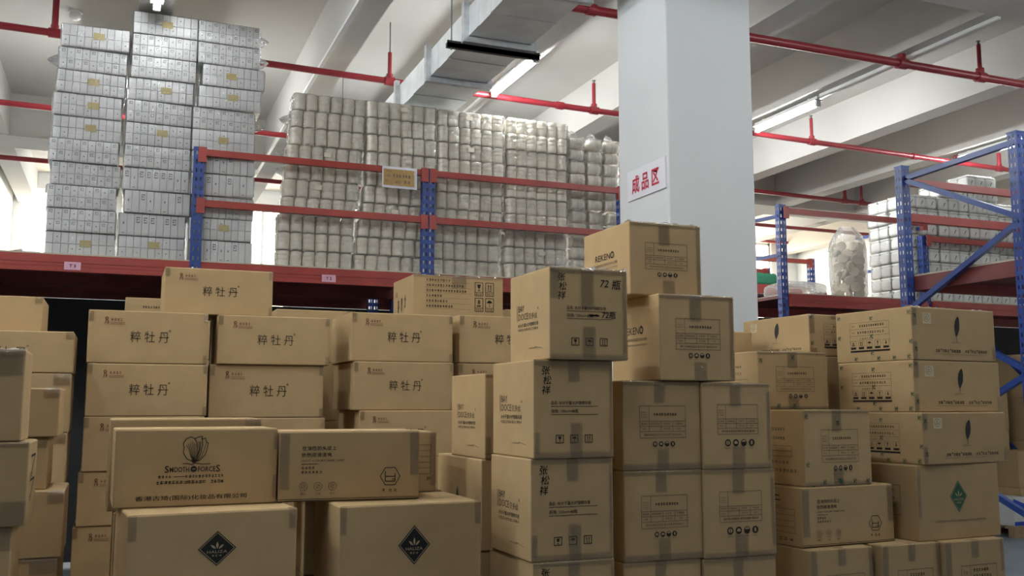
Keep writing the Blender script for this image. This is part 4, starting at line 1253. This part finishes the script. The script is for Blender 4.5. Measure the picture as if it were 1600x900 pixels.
# ================================================================== CARDBOARD BOXES
BOXES = [   # design, label, x, y, z of the front left foot, width, depth, height, yaw, stands on hidden cartons
    ('peony', 'three-character brown carton low in the left column, only a narrow end visible beside the aisle', -0.178, 5.357, 0.682, 0.563, 0.420, 0.270, 0.0, 1),
    ('peony', 'narrow visible end of a three-character carton, second from the bottom in the left column', -0.165, 5.352, 0.952, 0.565, 0.420, 0.268, 0.0, 0),
    ('peony', 'three-character carton in the left column, directly below the two fully visible ones', -0.152, 5.346, 1.220, 0.579, 0.420, 0.275, 0.0, 0),
    ('peony', 'three-character carton in the left column, directly below the one with pale tape patches', -0.150, 5.346, 1.494, 0.584, 0.420, 0.269, 0.0, 0),
    ('peony', 'three-character carton topping the left column, pale tape patches on its left edge', -0.155, 5.347, 1.763, 0.582, 0.420, 0.272, 0.0, 0),
    ('peony', 'carton hidden behind the tulip drawing carton, low in the middle column', 0.473, 5.385, 0.919, 0.612, 0.420, 0.282, 0.0, 1),
    ('peony', 'carton in the middle column with just a top strip above the tulip drawing carton', 0.451, 5.394, 1.201, 0.616, 0.420, 0.283, 0.0, 0),
    ('peony', 'three-character carton second in the middle column, shifted left of the one above', 0.448, 5.395, 1.484, 0.606, 0.420, 0.283, 0.0, 0),
    ('peony', 'three-character carton topping the middle column, right of the one with pale patches', 0.480, 5.382, 1.768, 0.601, 0.420, 0.266, 0.0, 0),
    ('peony', 'highest three-character carton, standing alone across the left and middle columns', 0.204, 5.440, 2.035, 0.566, 0.420, 0.251, 0.0, 0),
    ('peony', 'carton hidden behind the slogan carton, low in the right three-character column', 1.255, 5.338, 0.988, 0.554, 0.420, 0.273, 0.0, 1),
    ('peony', 'three-character carton third in the right column, lower half behind the slogan carton', 1.248, 5.342, 1.261, 0.561, 0.550, 0.262, 0.0, 0),
    ('peony', 'three-character carton second in the right column, crumpled tape at its upper left corner', 1.213, 5.356, 1.523, 0.586, 0.550, 0.273, 0.0, 0),
    ('peony', 'three-character carton topping the right column, in front of the handling icon carton', 1.198, 5.362, 1.796, 0.597, 0.550, 0.276, 0.0, 0),
    ('peony', 'carton hidden behind the narrow serum carton, low beside the right column', 1.845, 5.402, 1.231, 0.639, 0.420, 0.276, 0.0, 1),
    ('peony', 'carton whose top strip and red logo show above the narrow serum carton', 1.843, 5.403, 1.507, 0.643, 0.420, 0.290, 0.0, 0),
    ('peony', 'three-character carton cut off at right by the topmost serum carton', 1.848, 5.401, 1.798, 0.648, 0.420, 0.283, 0.0, 0),
    ('plain', 'plain carton top showing behind the middle and right peony columns', 0.891, 6.111, 1.818, 0.499, 0.420, 0.329, 0.0, 1),
    ('plain', 'carton behind the right peony column that carries the handling icon carton', 1.700, 5.946, 1.765, 0.703, 0.420, 0.353, 0.0, 1),
    ('info', 'carton printed with lines of text and four framed handling icons, behind the right peony column', 1.733, 5.987, 2.118, 0.621, 0.487, 0.274, 0.0, 0),
    ('small', 'low carton top peeking out left of the highest peony carton', 0.018, 6.464, 1.838, 0.512, 0.420, 0.382, 0.0, 1),
    ('plain', 'small carton corner between the icon carton and the highest serum carton', 2.561, 6.461, 1.838, 0.302, 0.300, 0.400, 0.0, 1),
    ('plain', 'carton low behind the aisle-side cartons at the left edge', -0.841, 5.212, 1.163, 0.620, 0.420, 0.256, 0.0, 1),
    ('plain', 'carton under the lower left peony carton, in shade beside the aisle', -0.836, 5.210, 1.419, 0.620, 0.420, 0.287, 0.0, 0),
    ('peonyL', 'lower of two three-character cartons at the left picture edge', -0.831, 5.208, 1.706, 0.620, 0.420, 0.203, 0.0, 0),
    ('peonyL', 'upper of two three-character cartons at the left picture edge', -0.968, 5.380, 1.910, 0.600, 0.420, 0.182, 0.0, 0),
    ('taped', 'carton at the very bottom left with tape glinting on its upper right corner', -0.689, 4.283, 0.743, 0.500, 0.400, 0.216, 0.0, 1),
    ('plain', 'greyish plain carton beside the dark aisle, low in the left group', -0.677, 4.278, 0.959, 0.500, 0.400, 0.261, 0.0, 0),
    ('plain', 'brown carton squeezed behind the carton with black arrows at the left edge', -0.687, 4.306, 1.220, 0.440, 0.360, 0.205, 0.0, 0),
    ('plain', 'shaded carton with a torn upper right corner, behind the plain left-edge carton', -0.712, 4.292, 1.425, 0.500, 0.380, 0.195, 0.0, 0),
    ('taped', 'near carton at the bottom left corner with shiny crumpled tape on top', -0.715, 3.570, 0.888, 0.420, 0.300, 0.276, 0.0, 1),
    ('arrows', 'left-edge carton with black arrow marks on its right side', -0.708, 3.555, 1.163, 0.450, 0.340, 0.269, 0.0, 0),
    ('taped', 'tall plain left-edge carton with shiny film on its top', -0.686, 3.567, 1.433, 0.400, 0.280, 0.300, 0.0, 0),
    ('haliza', 'front left carton with a black diamond leaf logo, under the tulip logo carton', 0.050, 3.539, 0.908, 0.570, 0.420, 0.277, 5.0, 1),
    ('haliza', 'front middle carton with a black diamond leaf logo, with a dark hand hole below', 0.768, 3.573, 0.849, 0.550, 0.450, 0.336, 0.5, 1),
    ('tulip', 'carton with a tulip drawing and company name, in front at left', -0.000, 3.775, 1.185, 0.571, 0.360, 0.280, 1.5, 0),
    ('slogan', 'carton with a hair care slogan and hexagon logo, bridging the two diamond logo cartons', 0.576, 3.779, 1.186, 0.540, 0.340, 0.266, -5.0, 0),
    ('haliza', 'carton standing behind the front left diamond logo carton', 0.007, 4.257, 0.806, 0.586, 0.400, 0.322, 1.0, 1),
    ('plain', 'carton behind the tulip logo carton, only its top edge showing', -0.022, 4.269, 1.128, 0.600, 0.400, 0.367, 1.0, 0),
    ('plain', 'carton standing behind the front middle diamond logo carton', 0.756, 4.224, 0.837, 0.604, 0.340, 0.339, -2.0, 1),
    ('tableside', 'carton behind the slogan carton, its right end with a printed table edge showing', 0.721, 4.152, 1.176, 0.590, 0.340, 0.261, -2.0, 0),
    ('serum', 'lowest serum carton at the frame bottom with handwriting just showing', 1.457, 3.402, 0.614, 0.342, 0.450, 0.355, 0.0, 1),
    ('serum', 'serum carton second from the bottom of its stack, handwritten name at upper left', 1.451, 3.404, 0.968, 0.347, 0.421, 0.382, 0.0, 0),
    ('serum', 'serum carton in the middle of its stack, under the one marked 72', 1.461, 3.400, 1.350, 0.340, 0.430, 0.375, 0.0, 0),
    ('serum72', 'topmost serum carton with a handwritten 72 and glossy tape', 1.519, 3.377, 1.725, 0.340, 0.403, 0.359, 0.0, 0),
    ('plain', 'carton at the foot of the narrow serum column, behind the serum stack', 1.436, 3.950, 0.577, 0.360, 0.482, 0.360, 0.0, 1),
    ('leafside', 'dark-shaded carton with a small leaf mark, between the diamond logo carton and the serum stack', 1.452, 3.943, 0.937, 0.360, 0.610, 0.384, 0.0, 0),
    ('serum', 'narrow serum carton standing left of the serum stack on the leaf mark carton', 1.466, 3.938, 1.321, 0.360, 0.452, 0.368, 0.0, 0),
    ('table', 'table-printed carton at the frame bottom, next to the lowest serum carton', 1.913, 3.541, 0.574, 0.364, 0.400, 0.347, 0.0, 1),
    ('table', 'left table-printed carton of the second row, shiny tape along its top', 1.918, 3.539, 0.921, 0.371, 0.400, 0.364, 0.0, 0),
    ('table', 'left table-printed carton of the middle row, its left edge lit', 1.917, 3.539, 1.285, 0.372, 0.400, 0.367, 0.0, 0),
    ('table', 'table-printed carton at the frame bottom, right one of the stack', 2.283, 3.532, 0.568, 0.363, 0.400, 0.348, 0.0, 1),
    ('tableE', 'right table-printed carton of the second row, with an empty product field', 2.289, 3.530, 0.916, 0.363, 0.400, 0.366, 0.0, 0),
    ('tableE', 'right table-printed carton of the middle row, with an empty product field and larger round icons', 2.292, 3.529, 1.282, 0.350, 0.400, 0.366, 0.0, 0),
    ('rekeno', 'second highest table-printed carton, tilted tape on top, partly behind the highest serum carton', 2.088, 3.524, 1.653, 0.373, 0.420, 0.366, 0.0, 0),
    ('rekeno', 'highest carton of the pile, in front of the white column', 2.002, 3.613, 2.018, 0.356, 0.440, 0.321, 0.0, 0),
    ('tableV', 'leftmost of three cartons along the frame bottom at right', 2.839, 3.545, 0.542, 0.355, 0.380, 0.378, 2.0, 1),
    ('tableV', 'middle one of three cartons along the frame bottom at right', 3.224, 3.529, 0.540, 0.353, 0.400, 0.382, 2.0, 1),
    ('tableV', 'right one of three cartons along the frame bottom, next to the open floor', 3.580, 3.515, 0.541, 0.384, 0.400, 0.381, 2.0, 1),
    ('slogan', 'hair care slogan carton with a hexagon logo at right, under the green-taped carton', 2.844, 3.597, 0.921, 0.546, 0.340, 0.265, 3.0, 0),
    ('halizaU', 'carton with a dark green diamond leaf logo, under the three feather cartons', 3.473, 3.558, 0.921, 0.545, 0.460, 0.351, 3.0, 0),
    ('tableT', 'green-taped table-printed carton on the right slogan carton', 2.874, 3.606, 1.186, 0.400, 0.320, 0.345, 3.0, 0),
    ('tableT', 'green-taped table-printed carton between the stack by the column and the feather cartons', 2.922, 3.996, 1.530, 0.430, 0.340, 0.289, 1.0, 1),
    ('feather', 'lowest feather carton, jutting out over the green diamond carton', 3.509, 3.543, 1.272, 0.591, 0.480, 0.246, 5.0, 0),
    ('feather', 'middle feather carton of three with a square sticker patch', 3.519, 3.593, 1.518, 0.617, 0.477, 0.249, 5.0, 0),
    ('feather', 'topmost feather carton, below the blue rack post', 3.523, 3.592, 1.767, 0.596, 0.486, 0.259, 5.0, 0),
    ('featherside', 'feather carton turned with its feather to the left, behind the green-taped carton', 3.361, 4.143, 1.808, 0.500, 0.541, 0.223, 3.0, 1),
    ('plain', 'small carton piece beside the column, left of the turned feather carton', 3.109, 4.460, 1.805, 0.120, 0.300, 0.147, 0.0, 1),
]
GRP = {'peony': 'cartons with three thin characters', 'peonyL': 'cartons with three thin characters', 'serum': 'serum cartons', 'serum72': 'serum cartons',
       'table': 'table-printed cartons', 'tableE': 'table-printed cartons', 'rekeno': 'table-printed cartons', 'tableT': 'green-taped cartons', 'tableV': 'cartons along the lower right',
       'haliza': 'diamond logo cartons', 'halizaU': 'diamond logo cartons', 'feather': 'feather cartons', 'featherside': 'feather cartons', 'slogan': 'slogan cartons'}
for (ds, lb, x, y, z, w, d, h, yaw, root) in BOXES:
    carton(ds, lb, x, y, z + .0008, w, d, h - .0022, yaw, GRP.get(ds, 'plain cartons'))
    if root:      # the rest of the stack, below the picture or hidden by nearer boxes
        n = max(1, round(z / .34)); hh = z / n
        for i in range(n):
            carton('plain', 'plain carton in the hidden lower part of a stack', x, y, hh * i + .0004, w, d, hh - .0010, yaw, 'hidden lower cartons', False)
# hand hole in the front middle diamond carton
# (dark oval low on the face, just entering the picture)
HH = MB(); vs = []
for i in range(24):
    t_ = 2 * math.pi * i / 24
    vs.append((math.cos(t_) * .085, 0, math.sin(t_) * .028))
HH.add(vs, [tuple(range(24))])
for o in list(COL.objects):
    if o.get('label', '').startswith('front middle carton with a black diamond'):
        HH.build('hand_hole', 'marker', o, (.22, -.0012, .035))

# ---- things low at the right edge, seen past the boxes
def low_box(name, x, y, z, w, d, h, yaw, label, m='card', stripe=None):
    t = empty(name, (x, y, z), R(yaw), label, 'box')
    mb = MB(); rbox(mb, w, d, h, .006); mb.build('body', m, t)
    if stripe:
        k = Ink(w, h)
        k.rect(0, h * .02, w, h * .16, 'blue_print'); k.poly([(0, h * .95), (0, h * .75), (w, h * .05), (w, h * .25)], 'blue_print', 1)
        k.text('box', 0, 0, .0001, 'ink') if False else None
        k.glyphs(w * .25, h * .2, w * .5, h * .27, 5, 'ink')
        mesh_obj('print', k.mesh('print_low'), t, (0, -.001, 0), (0, 0, 0), (w, 1, h))
    else:
        tp = MB(); tp.box((w * .45, -.001, h * .6), (w * .55, 0, h)); tp.build('tape', 'tape', t)
    return t
pal = empty('wooden_pallet', (9.85, 8.60, 0), 0, 'wooden pallet on the floor at the lower right edge', 'pallet')
for i in range(5):
    mb = MB(); mb.box((0, .2 * i, .10), (1.3, .2 * i + .14, .125)); mb.build('board', 'pallet_wood', pal)
for i in range(3):
    mb = MB(); mb.box((0, .42 * i, 0), (1.3, .42 * i + .09, .10)); mb.build('stringer', 'pallet_wood', pal)
low_box('cardboard_box', 9.90, 8.64, .127, .66, .5, .34, 0, 'white carton with blue stripes on the pallet at the right edge', 'white_box', True)
low_box('cardboard_box', 10.12, 8.72, .468, .42, .4, .09, 0, 'flat light carton on the blue-striped white carton')
low_box('cardboard_box', 10.13, 8.74, .559, .40, .36, .44, 0, 'light brown carton on the flat carton at the right edge')
for i in range(4):
    low_box('cardboard_box', 10.68 + .01 * i, 9.06, .55 * i + .001 + (.0 if i else 0), .85, .55, .548, 0, 'shaded carton behind the near rack frame, %s of four stacked' % ('lowest', 'second lowest', 'third', 'top')[i])
    low_box('cardboard_box', 11.62 + .01 * i, 9.06, .55 * i + .001, .85, .55, .548, 0, 'shaded carton at the far right beside the stack of four, %s' % ('lowest', 'second lowest', 'third', 'top')[i])
    if i < 3: low_box('cardboard_box', 9.70 + .01 * i, 9.20, .55 * i + .14, .83, .38, .548, 0, 'shaded carton on the pallet behind the white carton, %s' % ('lowest', 'middle', 'top')[i])
